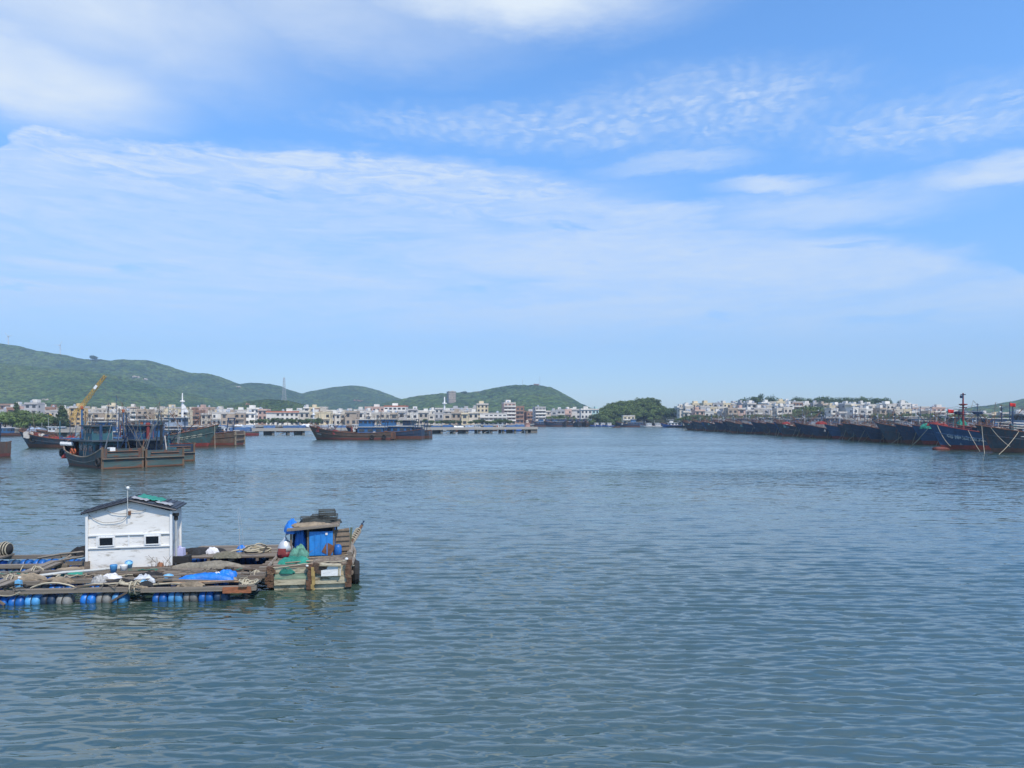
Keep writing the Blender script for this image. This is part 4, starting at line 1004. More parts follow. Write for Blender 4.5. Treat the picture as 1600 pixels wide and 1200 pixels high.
# ================================================================ boats on the western side
rnd = random.Random(9)
HD = rad(140); ax = Vector((math.cos(HD), math.sin(HD), 0)); ay = Vector((-math.sin(HD), math.cos(HD), 0))     # heading and port side of the rafted pair
tc_ = Vector((-46.8, 88.5, 0))
def wooden(stern, side_off, label, hm_, L=16, B=5.0, hb=3.3, hs=2.4, hm0=1.25, fwd=0):
    c = tc_ - ay * side_off + ax * (L / 2 + fwd)
    r = empty('fishing_boat', c, HD, label, 'fishing boat', 'boats rafted together off the jetty')
    H = Hull(L=L, B=B, hb=hb, hm=hm0, hs=hs, rake=1.2, full=.62, flare=.55, stern=.98, deck=.7); H.build(r, hm_, M('old_rail', (0.22, 0.20, 0.16), .9, .3, 2, (RUST, .5, 2)))
    # square stern: ledge, corner posts and gallows of the transom
    x = -L / 2
    cube('stern_ledge', (x - .12, 0, 1.22), (.3, B * .95, .10), M('grey_ledge', (0.17, 0.15, 0.12), .9, .3, 2, (RUST, .4, 2)), r); cube('stern_sill', (x - .08, 0, hs - .30), (.2, B * .70, .07), M('old_orange_timber', (0.22, 0.12, 0.08), .9, .35, 2), r)
    for s in (-1, 1): cube('corner_post', (x + .02, s * B * .462, hs * .5 + .1), (.2, .24, hs + .2), M('grey_stern_timber', (0.15, 0.09, 0.055), .9, .45, 2, ((0.09, 0.10, 0.085), .5, 2)), r)
    cube('stern_waterline_board', (x - .05, 0, .12), (.07, B * .9, .16), m_rust, r)
    cube('stern_panel', (x - .035, 0, .64), (.06, B * .88, .9), M('sea_green_stern', (0.055, 0.095, 0.095), .85, .35, 1.2, (RUST, .50, 1.4)), r)
    cube('stern_panel', (x - .03, 0, hs - .72), (.05, B * .72, .5), M('sea_green_stern', (0, 0, 0)), r)
    return r, H
r1, H1 = wooden(0, 0, 'weathered grey-green wooden boat, square stern towards the camera, nearer of the rafted pair', HM['grey'])
r2, H2 = wooden(0, 5.05, 'rust-streaked wooden boat with open square stern on the outer side of the pair', HM['grey'], hs=2.1)
r3, H3 = wooden(0, 11.0, 'navy fishing boat mostly hidden behind the rafted wooden pair', HM['navy'], L=18, fwd=9.0)
for r, H, wm in ((r1, H1, m_teal), (r2, H2, m_navy), (r3, H3, m_blue)):
    wheelhouse(r, -1.2, .75, 4.6, 3.2, 2.4, wm, M('dark_roof', (0.05, 0.07, 0.09), .8, .3, 1), wins=3, over=1.0)
    mb = MB()                                                  # awning forward on posts
    for px_ in (2.4, 6.0):
        for s in (-1, 1): mb.tube([(px_, s * 1.6, .8), (px_, s * 1.6, 3.3)], .06, 5)
    mb.build('awning_posts', m_navy, r); cube('awning', (4.2, 0, 3.4), (4.6, 4.0, .12), m_blue, r)
    lamp_row(r, 2.2, 6.4, 1.9, 3.0, 9); lamp_row(r, 2.2, 6.4, -1.9, 3.0, 9)
    clutter(r, H, .05, .45, 9, rnd, [m_rust, m_navy, m_teal, m_dred, m_trim]); clutter(r, H, .7, .92, 6, rnd, [m_rust, m_navy, m_dred])
    derrick(r, (-3.6, .6, 1.0), (-6.2, .6, 5.2), .1, m_steel); derrick(r, (-3.6, -.6, 1.0), (-6.6, -1.4, 4.4), .08, m_drope if False else m_navy)
    rigging(r, H, 20, rnd, 7.2, (m_navy, m_navy, m_black, m_steel, m_rust, m_teal))
    wheelhouse(r, -.6, 3.3, 2.8, 2.4, 1.7, wm, M('dark_roof', (0, 0, 0)), wins=3, over=.5)
    wire(r, [(-6.2, .6, 5.2), (0, .2, 5.4), (6.5, 0, 3.6)], sag=.2)
def post(parent, x, y, z0, h, mat, cap=None, rr=.16):
    MB().tube([(x, y, z0), (x, y, z0 + h)], rr, 8, rr * .85).build('mast', mat, parent)
    if cap: MB().lathe([(rr, 0), (rr * 1.35, .08), (rr * 1.35, .38), (rr, .45)], 8, c=(x, y, z0 + h)).build('masthead', cap, parent)
post(r1, 4.6, 0, 2.8, 4.4, m_blue, m_orange, .13); post(r1, -3.9, .9, 1, 4.2, m_navy, None, .2); post(r2, -2.8, -.2, 2.0, 3.0, m_dred, m_dred, .22)
post(r2, 3.2, .4, 3.2, 3.6, m_blue, m_orange, .13); post(r3, -2.4, .3, 2.4, 3.2, m_navy, None, .22); post(r2, -4.4, -1.2, 1, 4.2, m_black, None, .2)
MB().lathe([(.05, 0), (.55, .1), (.6, .3), (.4, .45), (.1, .5)], 10, c=(0.4, .4, 3.6)).build('radar_dome', m_white, r1)
MB().lathe([(.05, 0), (.5, .1), (.55, .3), (.35, .42), (.1, .46)], 10, c=(-1.0, .2, 3.4)).build('radar_dome', m_white, r2)
MB().torus((1.1, 2.45, 1.9), .28, .09, 'Y', 14, 6).build('life_ring', m_orange, r1); MB().torus((.1, 2.45, 1.9), .28, .09, 'Y', 14, 6).build('life_ring', m_orange, r1)
tyre(r1, (7.0, 1.6, 1.5)); tyre(r1, (-7.4, 2.6, .8))
o = lumps(None, 'net_heap', (0, 0, 0), (2.6, 1.6, .8), m_netr, seed=4); o.location = r1.location + ax * 3.6 + ay * 1.3 + Vector((0, 0, .9)); tag(o, 'red gear piled on the low waist of the nearer rafted boat', 'net')
o = cube('fish_box', tc_ + ax * .3 + ay * 1.2 + Vector((0, 0, 2.3)), (.9, .6, .5), m_white, None, HD); tag(o, 'white foam fish box on the stern rail of the nearer rafted boat', 'box')
def steel_boat(cx, cy, hd, label, hm_, L=25, B=6, hb=4.6, hm0=2.0, hs=2.6, wh=m_lblue, house=(-.15, .5), deck=.9, rake=3.0, group='boats moored off the jetty', n=14, posts=True):
    r = empty('trawler', (cx, cy, 0), hd, label, 'fishing boat', group)
    H = Hull(L=L, B=B, hb=hb, hm=hm0, hs=hs, rake=rake, deck=deck); H.build(r, hm_)
    zd = lambda x: max(H.sheer((x + L / 2) / L) - deck, .35)
    x = L * house[0]; wheelhouse(r, x, zd(x), L * house[1], B * .62, 2.5, wh, wins=max(3, int(L * house[1] / 1.8)))
    wheelhouse(r, x + L * .06, zd(x) + 2.65, L * .16, B * .5, 1.9, wh, wins=3)
    clutter(r, H, .6, .93, n, rnd, [m_rust, m_navy, m_trim, m_dred, m_rail]); clutter(r, H, .02, .25, n // 2, rnd, [m_rust, m_navy, m_trim])
    gallows(r, -L * .43, zd(-L * .43), B * .7, 4.0, m_navy)
    if posts: mast(r, L * .2, zd(L * .2), 5.4, m_navy, 1, .15); derrick(r, (L * .2, 0, zd(L * .2) + 1), (L * .2 - 4, 1, zd(L * .2) + 5.5)); derrick(r, (L * .2, 0, zd(L * .2) + 1), (L * .2 + 4, -.8, zd(L * .2) + 4.5)); wire(r, [(L * .2, 0, zd(L * .2) + 5.2), (L * .47, 0, hb + .2)])
    bowrail(r, H, .75, m_rust, .7)
    if n > 5: rigging(r, H, 14, rnd, 6.5)
    return r, H
rt2, Ht = steel_boat(-74.6, 157, rad(-4), 'teal-hulled trawler with red bottom and pale bow lettering beyond the rafted pair', HM['teal'], hb=4.75)
hull_text(rt2, Ht, '粤南澳渔', .70, .90, .64, .79, -1, M('cream_lettering', (0.50, 0.47, 0.36), .7, .2, 3))
derrick(rt2, (1.5, -2.0, 1.6), (-3.4, -1.0, 8.4), .12, m_nett); mooring(rt2, Ht.pt(.97, 1, -1), (16, -9, -.05), .03, .3)
rb, Hb = steel_boat(-74.0, 165.5, PI, 'rusty brown boat showing its square stern behind the teal-hulled trawler', HM['brown'], L=25.5, B=6.2, hs=3.2, hm0=2.4, house=(.0, .62))
cube('stern_frame', (-12.85, 0, 2.4), (.25, 6.0, .2), m_nett, rb); cube('stern_frame', (-12.85, 0, 1.2), (.25, 5.8, .2), m_nett, rb)
for s in (-1, 1): cube('stern_post', (-12.85, s * 2.7, 1.6), (.3, .3, 3.0), m_nett, rb)
rl, Hl = steel_boat(-90.0, 152, rad(183), 'dark grey trawler with raised bow and red nets, nearest to the photo edge', HM['slate'], L=23, B=5.6, hb=3.5, hm0=1.5, hs=2.0, rake=2.6, wh=m_blue, house=(-.3, .2), posts=False)
tyre(rl, Hl.pt(.86, .72, 1) + Vector((0, .15, 0)), 'Y', .5)
for i, x in enumerate((-3, 1, 4)):
    o = lumps(None, 'net_heap', (0, 0, 0), (3.2, 2.4, 1.1), m_netr, seed=20 + i); o.location = (-90 - x, 152, 1.3); tag(o, ('red net heap on the dark grey trawler, %s') % ('nearest its bow', 'amidships', 'closest to the rafted pair')[2 - i if False else (2, 1, 0)[i]], 'net', 'red net heaps on the dark grey trawler')
post(rl, 3.0, .5, 1.4, 4.2, m_teal, None, .14); post(rl, -1.2, -.5, 1.4, 4.2, m_teal, None, .14)
steel_boat(at(5, 114) - 8.6, 114, PI, 'rusty stern tip of a boat cut by the photo edge', HM['brown'], L=17, B=4.6, hb=3, hm0=1.6, hs=2.4, house=(.1, .25), n=4, posts=False)
# the group in mid channel by the jetty
rm, Hm = steel_boat(-45.8, 209, rad(178), 'dark brown trawler with raked bow anchored in front of the jetty', HM['brown'], L=24, B=5.8, hb=4.0, hm0=1.9, hs=2.3, wh=m_blue, house=(-.25, .3), rake=2.8)
tyre(rm, Hm.pt(.22, .6, 1) + Vector((0, .2, 0)), 'Y', .5); tyre(rm, Hm.pt(.08, .6, 1) + Vector((0, .2, 0)), 'Y', .5)
hull_text(rm, Hm, '粤南澳渔', .93, .86, .55, .66, 1, m_letter)
rm2, Hm2 = steel_boat(-37.5, 216, rad(176), 'blue-housed trawler with rust-red stern alongside the raked brown trawler', HM['navy'], L=23, B=6, hb=3.6, hm0=2.1, hs=2.9, wh=m_blue, house=(-.12, .5), rake=2.6)
rm3, Hm3 = steel_boat(-34.0, 224, rad(172), 'small dark boat farthest along the group before the jetty', HM['slate'], L=19, B=5, hb=3.2, hm0=1.8, hs=2.3, wh=m_navy, house=(-.2, .3), n=6)
cube('stern_guard', (-12.2, 0, 1.2), (.5, 5.0, 1.8), m_rust, rm)

# ================================================================ the jetty on piles
m_jet = M('jetty_concrete', (0.33, 0.31, 0.28), .9, .2, .4, (GRIME, .3, .5)); m_pile = M('pile_concrete', (0.16, 0.145, 0.125), .95, .35, .8)
J0 = Vector((-150.0, 241.5)); J1 = Vector((at(840, 313), 313.0)); jd = (J1 - J0); JL = jd.length; ja = math.atan2(jd.y, jd.x)
jr = empty('jetty', (J0.x, J0.y, 0), ja, 'long pale concrete jetty on piles crossing in front of the town', 'jetty')
cube('deck', (JL / 2, 2.6, 2.02), (JL, 5.2, .5), m_jet, jr); cube('edge_beam', (JL / 2, -.12, 1.86), (JL, .4, .85), m_jet, jr); cube('kerb', (JL / 2, .2, 2.38), (JL, .3, .22), m_jet, jr)
n = int(JL / 5.4)
for i in range(n):
    x = (i + .7) * 5.4
    cube('pile', (x, .7, .45), (.9, .9, 2.7), m_pile, jr); cube('pile', (x, 4.3, .45), (.9, .9, 2.7), m_pile, jr); cube('cap_beam', (x, 2.5, 1.55), (1.1, 5.0, .45), m_pile, jr)
    if i % 3 == 1: MB().tube([(x, .5, 1.5), (x - 3.2, .5, .1)], .22, 5).build('brace', m_jet, jr)
    if i % 2 == 0: cube('fender_panel', (x - 1.9, 2.4, .6), (2.6, .5, 1.5), m_pile, jr)
cube('end_block', (JL - 1.6, 2.6, .6), (3.0, 5.0, 2.3), m_pile, jr)
# small covered boats behind the jetty
m_tarp = M('blue_tarp', (0.03, 0.085, 0.20), .55, .25, .8, bump=.5, bs=3, rnd=.2); m_hw = HM['white']
def small_boat(x, y, hd, hm_, L, B, label, cover=None, cabin=None, group=None, cat='boat', mastm=None):
    r = empty('small_boat', (x, y, 0), hd, label, cat, group)
    H = Hull(L=L, B=B, hb=L * .13 + .3, hm=L * .07 + .15, hs=L * .08 + .2, rake=L * .1, deck=.4); H.build(r, hm_, N=12, K=4)
    z = L * .07
    if cover:
        mb = MB(); pr = [(-B * .5, z + .6), (-B * .42, z + 1.4), (0, z + 2.0), (B * .42, z + 1.4), (B * .5, z + .6)]; V = []
        for i in range(7):
            q = -L * .32 + L * .5 * i / 6
            V += [(q, yy, zz + .15 * math.sin(i * 2.1)) for yy, zz in pr]
        mb.add(V, [(i * 5 + k, (i + 1) * 5 + k, (i + 1) * 5 + k + 1, i * 5 + k + 1) for i in range(6) for k in range(4)] + [(0, 1, 2, 3, 4), (34, 33, 32, 31, 30)]); mb.build('cover', cover, r)
    if cabin:
        wheelhouse(r, -L * .08, z, L * .34, B * .62, 2.0, cabin, m_white, wins=3, over=.3)
    if mastm: MB().tube([(L * .15, 0, z), (L * .15, 0, z + L * .35)], .07, 5).build('mast', mastm, r)
    return r
names = ['blue-covered', 'white-covered', 'grey-covered', 'open dark']
k = 0
for i in range(30):
    D = 330 + (i * 37 % 85); x = 335 + i * 16.6 + rnd.uniform(-4, 4)
    cv_ = (m_tarp, m_tarp, m_white, m_lblue, None, m_tarp, None)[i % 7]; col = 'blue' if cv_ is m_tarp else 'white' if cv_ is m_white else 'grey-blue' if cv_ else 'no'
    small_boat(at(x, D), D, rad(rnd.choice((0, 180)) + rnd.uniform(-25, 25)), (HM['bright'], HM['white'], HM['slate'], HM['navy'])[i % 4], rnd.uniform(8, 12), 2.9,
               'small boat with %s cover, %s behind the jetty counted from the crane side' % (col, ordw(i)), cv_, m_white if cv_ is None and i % 2 else None, 'small boats behind the jetty', mastm=m_steel if i % 3 == 0 else None)
for i, (x, D) in enumerate([(6, 250), (60, 262), (84, 258), (190, 268), (232, 262), (300, 256), (345, 262), (372, 258)]):
    small_boat(at(x, D), D, rad(rnd.choice((0, 180)) + rnd.uniform(-20, 20)), (HM['slate'], HM['navy'], HM['brown'], HM['teal'])[i % 4], rnd.uniform(11, 15), 3.6,
               '%s workboat lying inshore of the moored trawlers, %s from the photo edge' % (('slate', 'navy', 'brown', 'teal')[i % 4], ordw(i)), (None, m_lblue, None, m_tarp)[i % 4], (m_blue, None, m_white, None)[i % 4], 'workboats lying inshore', mastm=m_steel)
m_pink = M('pink_paint', (0.40, 0.24, 0.20), .7, .2, 1); m_grey = m_wall['pale']
r = empty('navigation_light', (at(824, 312), 314.5, 2.27), 0, 'pinkish round beacon hut with railing at the jetty end', 'beacon')
MB().lathe([(1.2, 0), (1.2, 1.6), (1.4, 1.65), (1.4, 1.8), (.7, 1.9)], 12).build('base', m_pink, r); MB().lathe([(.6, 1.9), (.6, 2.5), (.75, 2.6), (.1, 3.0)], 10).build('lantern', m_grey, r)
# far end of the harbour
for i in range(8):
    D = 536 + (i % 3) * 5; x = 842 + i * 10.6
    L = 24; b, Hx = steel_boat(at(x, D), D + L / 2, rad(270 + rnd.uniform(-10, 10)) if i > 3 else rad(190 + rnd.uniform(-8, 8)), '%s trawler at the far quay, %s from the jetty end' % (('navy', 'blue', 'blue', 'navy', 'brown', 'rusty brown', 'brown', 'rusty brown')[i], ordw(i)),
                               (HM['navy'], HM['blue'], HM['blue'], HM['navy'], HM['brown'], HM['brown'], HM['slate'], HM['brown'])[i], L=22, hb=4.2, wh=(m_blue, m_navy)[i % 2], group='trawlers at the far quay', n=5)
for i, x in enumerate((930, 940, 950)):
    small_boat(at(x, 548), 548, rad(200), HM['bright'], 9.5, 3.2, 'bright blue boat with white cabin below the knoll, %s from the far trawlers' % ordw(i), None, m_white, 'bright blue boats below the knoll')
steel_boat(at(986, 520), 522, rad(184), 'dark navy boat with blue deckhouse below the cream harbour office', HM['navy'], L=21, B=5.4, hb=3.6, hm0=1.8, hs=2.0, wh=m_blue, group='trawlers at the far quay', n=5)
for i, x in enumerate((1012, 1026)):
    small_boat(at(x, 512), 512, rad(175), HM['white'], 11, 3.4, 'white passenger launch by the knoll quay, ' + ('nearer the dark navy boat', 'nearer the white-topped blue boat')[i], None, m_white, 'white launches by the knoll quay', mastm=m_white)
r, H = steel_boat(at(1049, 500), 500, rad(178), 'bright blue boat with white superstructure and mast at the head of the moored row', HM['bright'], L=15, B=4.6, hb=3.0, hm0=1.5, hs=1.6, wh=m_white, house=(-.05, .45), n=3, group='white boats by the knoll quay')
r = empty('skiff', (at(963.5, 600 * 0 + 480), 480, 0), rad(10), 'tiny dark skiff alone on the water before the knoll', 'boat')
H = Hull(L=5, B=1.6, hb=.9, hm=.5, hs=.6, rake=.6, deck=.25); H.build(r, HM['slate'], N=10, K=4); cube('engine_box', (-1.6, 0, .8), (.6, .6, .7), m_black, r)
# ================================================================ cranes on the shore
def lattice_boom(parent, p0, p1, w0, w1, mat, n=12, rr=.09):
    p0, p1 = Vector(p0), Vector(p1); d = (p1 - p0).normalized(); a = Vector((0, 1, 0)); b = d.cross(a).normalized(); mb = MB()
    def cr(t, i):
        w_ = w0 + (w1 - w0) * t
        if t < .12: w_ *= .35 + t * 5.4
        return p0.lerp(p1, t) + a * (w_ / 2 * (1, 1, -1, -1)[i]) + b * (w_ / 2 * (1, -1, -1, 1)[i])
    for i in range(4): mb.tube([cr(t / n, i) for t in range(n + 1)], rr, 4)
    for t in range(n):
        for i in range(4): mb.tube([cr(t / n, i), cr((t + 1) / n, (i + 1) % 4)], rr * .6, 4)
    mb.build('lattice_boom', mat, parent)
D = 331; cx_, bz = at(104, D), LZ
r = empty('crane', (cx_, D, bz), 0, 'yellow crawler crane with long lattice boom on the shore', 'crane')
for s in (-1, 1): cube('crawler_track', (0, s * 1.7, .5), (5.0, .8, 1.0), m_tyre, r)
cube('house', (-1.2, 0, 2.0), (4.2, 2.8, 1.8), m_yellow, r); cube('cab', (1.4, -1.2, 2.2), (1.3, 1.2, 2.0), m_yellow, r); cube('cab_window', (2.06, -1.2, 2.5), (.06, 1.0, .9), m_glass, r); cube('counterweight', (-3.4, 0, 1.8), (.8, 2.8, 1.4), m_rust, r)
tip = Vector((at(164.5, D) - cx_, 0, zt(587, D) - bz)); lattice_boom(r, (.8, 0, 1.6), tip, 1.7, .9, m_yellow, 14, .13)
q = Vector((.8, 0, 1.6)).lerp(tip, .76); cube('boom_sign', q + Vector((0, -.8, 0)), (1.9, .08, 1.1), m_white, r, ry=-math.atan2(tip.z, tip.x))
MB().tube([(-2.2, 0, 2.9), (-2.4, 0, 6.5)], .15, 5).build('gantry', m_yellow, r); wire(r, [(-2.4, 0, 6.5), tip], .05, .2); wire(r, [tip, tip + Vector((.1, 0, -9))], .04, 0)
D = 326; cx_ = at(88, D); r = empty('excavator', (cx_, D, LZ), 0, 'small yellow excavator with folded arm beside the crawler crane', 'excavator')
for s in (-1, 1): cube('crawler_track', (0, s * 1.1, .4), (3.4, .6, .8), m_tyre, r)
cube('house', (.3, 0, 1.5), (3.0, 2.2, 1.3), m_yellow, r); cube('cab', (-.9, -.6, 2.3), (1.1, 1.0, 1.4), m_yellow, r); cube('cab_window', (-.9, -1.12, 2.5), (.8, .06, .7), m_glass, r)
mb = MB(); mb.tube([(-1.2, .3, 1.6), (-2.4, .3, 5.6), (-3.2, .3, 5.8)], .28, 6); mb.build('boom', m_yellow, r); MB().tube([(-3.0, .3, 5.9), (-1.8, .3, 2.6)], .2, 6).build('dipper_arm', m_yellow, r); cube('bucket', (-1.8, .3, 2.2), (.9, .8, .8), m_rust, r, ry=.5)
# pale quayside sheds between jetty and town, and the awning on the hillside quay
for i, (x0, x1, yt, D) in enumerate([(440, 500, 664.5, 432), (505, 540, 665, 433), (375, 400, 665, 432)]):
    W = (x1 - x0) / F * D; r = empty('quay_shed', (at((x0 + x1) / 2, D), D - 4, -.0), 0, 'long low white-roofed quay shed, ' + ('the longest one before the red-roofed block', 'shorter one near the trawler bow', 'short one by the teal-hulled trawler')[i], 'shed', 'white-roofed quay sheds')
    h = zt(yt, D); cube('roof', (0, 0, h), (W, 6, .35), m_rail, r)
    for k in range(6): cube('post', (-W / 2 + W * (k + .5) / 6, -2.6, (h) / 2 + .9), (.25, .25, h - 1.8), m_steel, r)
# ================================================================ the floating raft
RO = Vector((-8.6, 24.33, 0)); RA = rad(5.0); RM = Matrix.Rotation(RA, 4, 'Z'); RI = RM.inverted()
def P(x, y, z):
    """point at height z seen at photo pixel (x, y)"""
    Y = (CH - z) * F / (y - HY); return Vector(((x - 800) / F * Y, Y, z))
def RL(x, y, z): return RI @ (P(x, y, z) - RO)                      # the same in the raft's own frame
m_wood = M('grey_timber', (0.215, 0.185, 0.15), .9, .30, 1.2, ((0.12, 0.10, 0.08), .35, 2.0), .5, 18, rnd=.18, stretch=(.35, 3, 3))
m_wood2 = M('brown_timber', (0.155, 0.12, 0.09), .9, .3, 1.2, ((0.09, 0.07, 0.05), .4, 2.0), .5, 18, rnd=.2, stretch=(.35, 3, 3))
m_drum = M('blue_drum', (0.008, 0.12, 0.42), .45, .25, 3, ((0.03, 0.06, 0.10), .25, 4), rnd=.3)
m_drum2 = M('pale_blue_drum', (0.06, 0.24, 0.48), .5, .25, 3, (GRIME, .3, 4), rnd=.2)
m_drumg = M('grey_drum', (0.16, 0.165, 0.16), .7, .3, 3, (GRIME, .3, 4), rnd=.25)
m_drumd = M('dark_navy_drum', (0.008, 0.04, 0.10), .6, .3, 3, rnd=.3)
m_wht = M('hut_panel', (0.70, 0.69, 0.66), .6, .08, 2.0, ((0.34, 0.31, 0.26), .36, 4.5))
m_wht2 = M('white_plastic', (0.70, 0.71, 0.70), .5, .1, 3, (GRIME, .2, 6))
m_tarpb = M('raft_blue_tarp', (0.010, 0.16, 0.56), .5, .25, 4, bump=.5, bs=8)
m_sack = M('white_sack', (0.62, 0.62, 0.64), .7, .18, 5, (GRIME, .25, 6), .6, 22)
m_hutroof = M('dark_roof_sheet', (0.028, 0.033, 0.045), .5, .3, 2, ((0.10, 0.10, 0.10), .2, 3))
m_gtarp = M('green_tarp', (0.018, 0.22, 0.155), .6, .25, 4, bump=.5, bs=12)
m_cloth = M('dark_cloth', (0.02, 0.022, 0.026), .9, .4, 5, bump=.6, bs=14)
m_pvc = M('grey_pipe', (0.42, 0.44, 0.43), .45, .12, 2, (GRIME, .25, 3))
raft = empty('floating_raft', RO, RA, 'timber raft of grey beams floating on rows of blue drums', 'raft')
def rbox(name, c, d, m, rz=0, rx=0, ry=0): return cube(name, c, d, m, raft, rz, rx, ry)
rnd = random.Random(12)
BY = [0.0, 1.45, 2.85, 4.55, 6.45]
for i, by in enumerate(BY):                               # long beams: two lengths spliced, with slight sag
    segs = [(-12.6, -7.4), (-7.5, -3.4), (-3.5, .15)] if i in (0, 1) else [(-12.6, -8.0), (-8.1, -6.9 if i > 2 else -3.6)] if i != 4 else [(-12.6, -9.2), (-9.3, -6.6)]
    for j, (a, b) in enumerate(segs):
        zz = .40 + rnd.uniform(-.02, .02) + (.05 if j % 2 else 0)
        rbox('beam', ((a + b) / 2, by + (.02 if j % 2 else -.02), zz), (b - a, .15, .14), m_wood, rad(rnd.uniform(-.5, .5)), 0, rad(rnd.uniform(-.5, .5)))
        if i < 4 or j == 0: rbox('beam', ((a + b) / 2, by + .24, zz - .03), (b - a - .2, .11, .12), m_wood2, rad(rnd.uniform(-.8, .8)))
for (x, y0, y1, w_) in [(-8.55, -.25, 4.8, .26), (-8.22, -.2, 4.7, .24), (-.28, -.2, 6.6, .26), (.02, -.1, 6.4, .24), (-11.2, 0, 6.5, .26), (-6.95, 2.8, 6.6, .2), (-3.75, .1, 3.1, .2)]:   # cross planks
    rbox('cross_plank', (x, (y0 + y1) / 2, .51), (w_, y1 - y0, .06), m_wood, rad(rnd.uniform(-2, 2)))
# floats
pf = [(.02, -.235), (.13, -.232), (.20, -.20), (.225, -.15), (.225, -.02), (.205, -.012), (.205, .012), (.225, .02), (.225, .15), (.20, .20), (.13, .232), (.02, .235)]
drum_me = {}
for nm, m in (('b', m_drum), ('p', m_drum2), ('g', m_drumg), ('d', m_drumd)):
    me = MB().lathe(pf, 12, 'X').mesh('drum', True); me.materials.append(m); drum_me[nm] = me
strap_me = MB().torus((0, 0, 0), .235, .014, 'X', 14, 4).mesh('strap'); strap_me.materials.append(m_tyre)
def drum(x, y, z, nm):
    o = bpy.data.objects.new('float_drum', drum_me[nm]); link(o, raft); o.location = (x, y, z); o.rotation_euler = (rnd.uniform(0, 6), rad(rnd.uniform(-3, 3)), rad(rnd.uniform(-5, 5)))
    s = bpy.data.objects.new('strap', strap_me); link(s, o)
def drum_row(y, runs, z=.06):
    for (a, b, pat) in runs:
        x = a; i = 0
        while x < b:
            c = pat[i % len(pat)]; i += 1
            if c != '.': drum(x, y + rnd.uniform(-.03, .03), z + rnd.uniform(-.02, .03), c)
            x += .485
drum_row(.16, [(-12.4, -8.9, 'bb.pbd'), (-7.9, -6.0, 'bbpdb'), (-5.95, -5.2, 'g.'), (-5.2, -3.8, 'bgpbd'), (-2.95, -.6, 'bpgbdbbp')])
drum_row(1.62, [(-12.4, -8.8, 'bbd'), (-7.9, -6.6, 'ggb'), (-6.6, -5.5, 'b.'), (-3.4, -.4, 'dbd')], .08)
drum_row(2.7, [(-12.4, -8.9, 'bbbd'), (-7.8, -6.0, 'bddp'), (-5.9, -4.2, '.bd')], .08)
drum_row(4.6, [(-12.4, -8.7, 'ddbb'), (-8.4, -6.9, 'bb')], .08)
drum_row(6.3, [(-11.9, -8.9, 'bbdb'), (-8.6, -6.8, 'bdb')], .08)
drum_row(6.3, [(-6.2, -.2, 'dbbd')], .08); drum_row(4.8, [(-6.2, -3.6, 'dd')], .08)
for y in (3.2, 4.2, 5.2): drum(.05, y, .1, 'd')
# decking: planks under and before the hut, and the slatted platform at the end
for i in range(8):
    rbox('deck_plank', (-4.55 + rnd.uniform(-.1, .1), 2.05 + i * .175, .50), (3.1 + rnd.uniform(-.3, .3), .16, .045), m_wood2 if i % 3 == 0 else m_wood, rad(rnd.uniform(-.6, .6)))
for i in range(12):
    rbox('hut_floor_plank', (-5.3, 3.42 + i * .17, .515), (3.5, .155, .05), m_wood2)
for i in range(15):
    rbox('platform_plank', (-1.85 + rnd.uniform(-.12, .12), 3.95 + i * .185, .70 + rnd.uniform(-.01, .01)), (3.7 + rnd.uniform(-.25, .25), .17, .04), m_wood if i % 4 else m_wood2, rad(rnd.uniform(-.8, .8)))
for x in (-3.5, -2.6, -1.7, -.8, -.1): rbox('platform_joist', (x, 5.2, .62), (.1, 2.7, .10), m_wood2)
for x in (-3.4, -1.8, -.3): rbox('platform_leg', (x, 3.9, .42), (.12, .12, .42), m_wood2); rbox('platform_leg', (x, 6.4, .42), (.12, .12, .42), m_wood2)
for i in range(9):
    rbox('lower_plank', (-2.0 + rnd.uniform(-.2, .2), 1.75 + i * .2, .49), (3.0 + rnd.uniform(-.6, .4), .17, .045), m_wood if i % 2 else m_wood2, rad(rnd.uniform(-1.2, 1.2)))
for i in range(11): rbox('step_block', (-.05 + rnd.uniform(-.06, .06), .9 + i * .5, .585), (.55, .2, .09), m_wood if i % 2 else m_wood2, rad(rnd.uniform(-6, 6)))
rbox('corner_timber', (-.45, -.02, .37), (.9, .24, .2), M('orange_timber', (0.30, 0.11, 0.05), .9, .35, 4, (GRIME, .35, 5)), 0)
for (x, y0, l, a) in [(-2.9, .95, 2.6, 8), (-1.6, .6, 2.4, -5), (-2.2, .35, 3.2, 3), (-5.6, 1.7, 2.4, -6)]:
    rbox('loose_pole', (x, y0, .53), (l, .06, .06), m_wood, rad(a), 0, rad(rnd.uniform(-2, 2)))
for (x, a) in ((-7.95, 35), (-4.2, -30)): rbox('strut', (x, -.06, .2), (.6, .07, .06), m_wood2, 0, 0, rad(a))
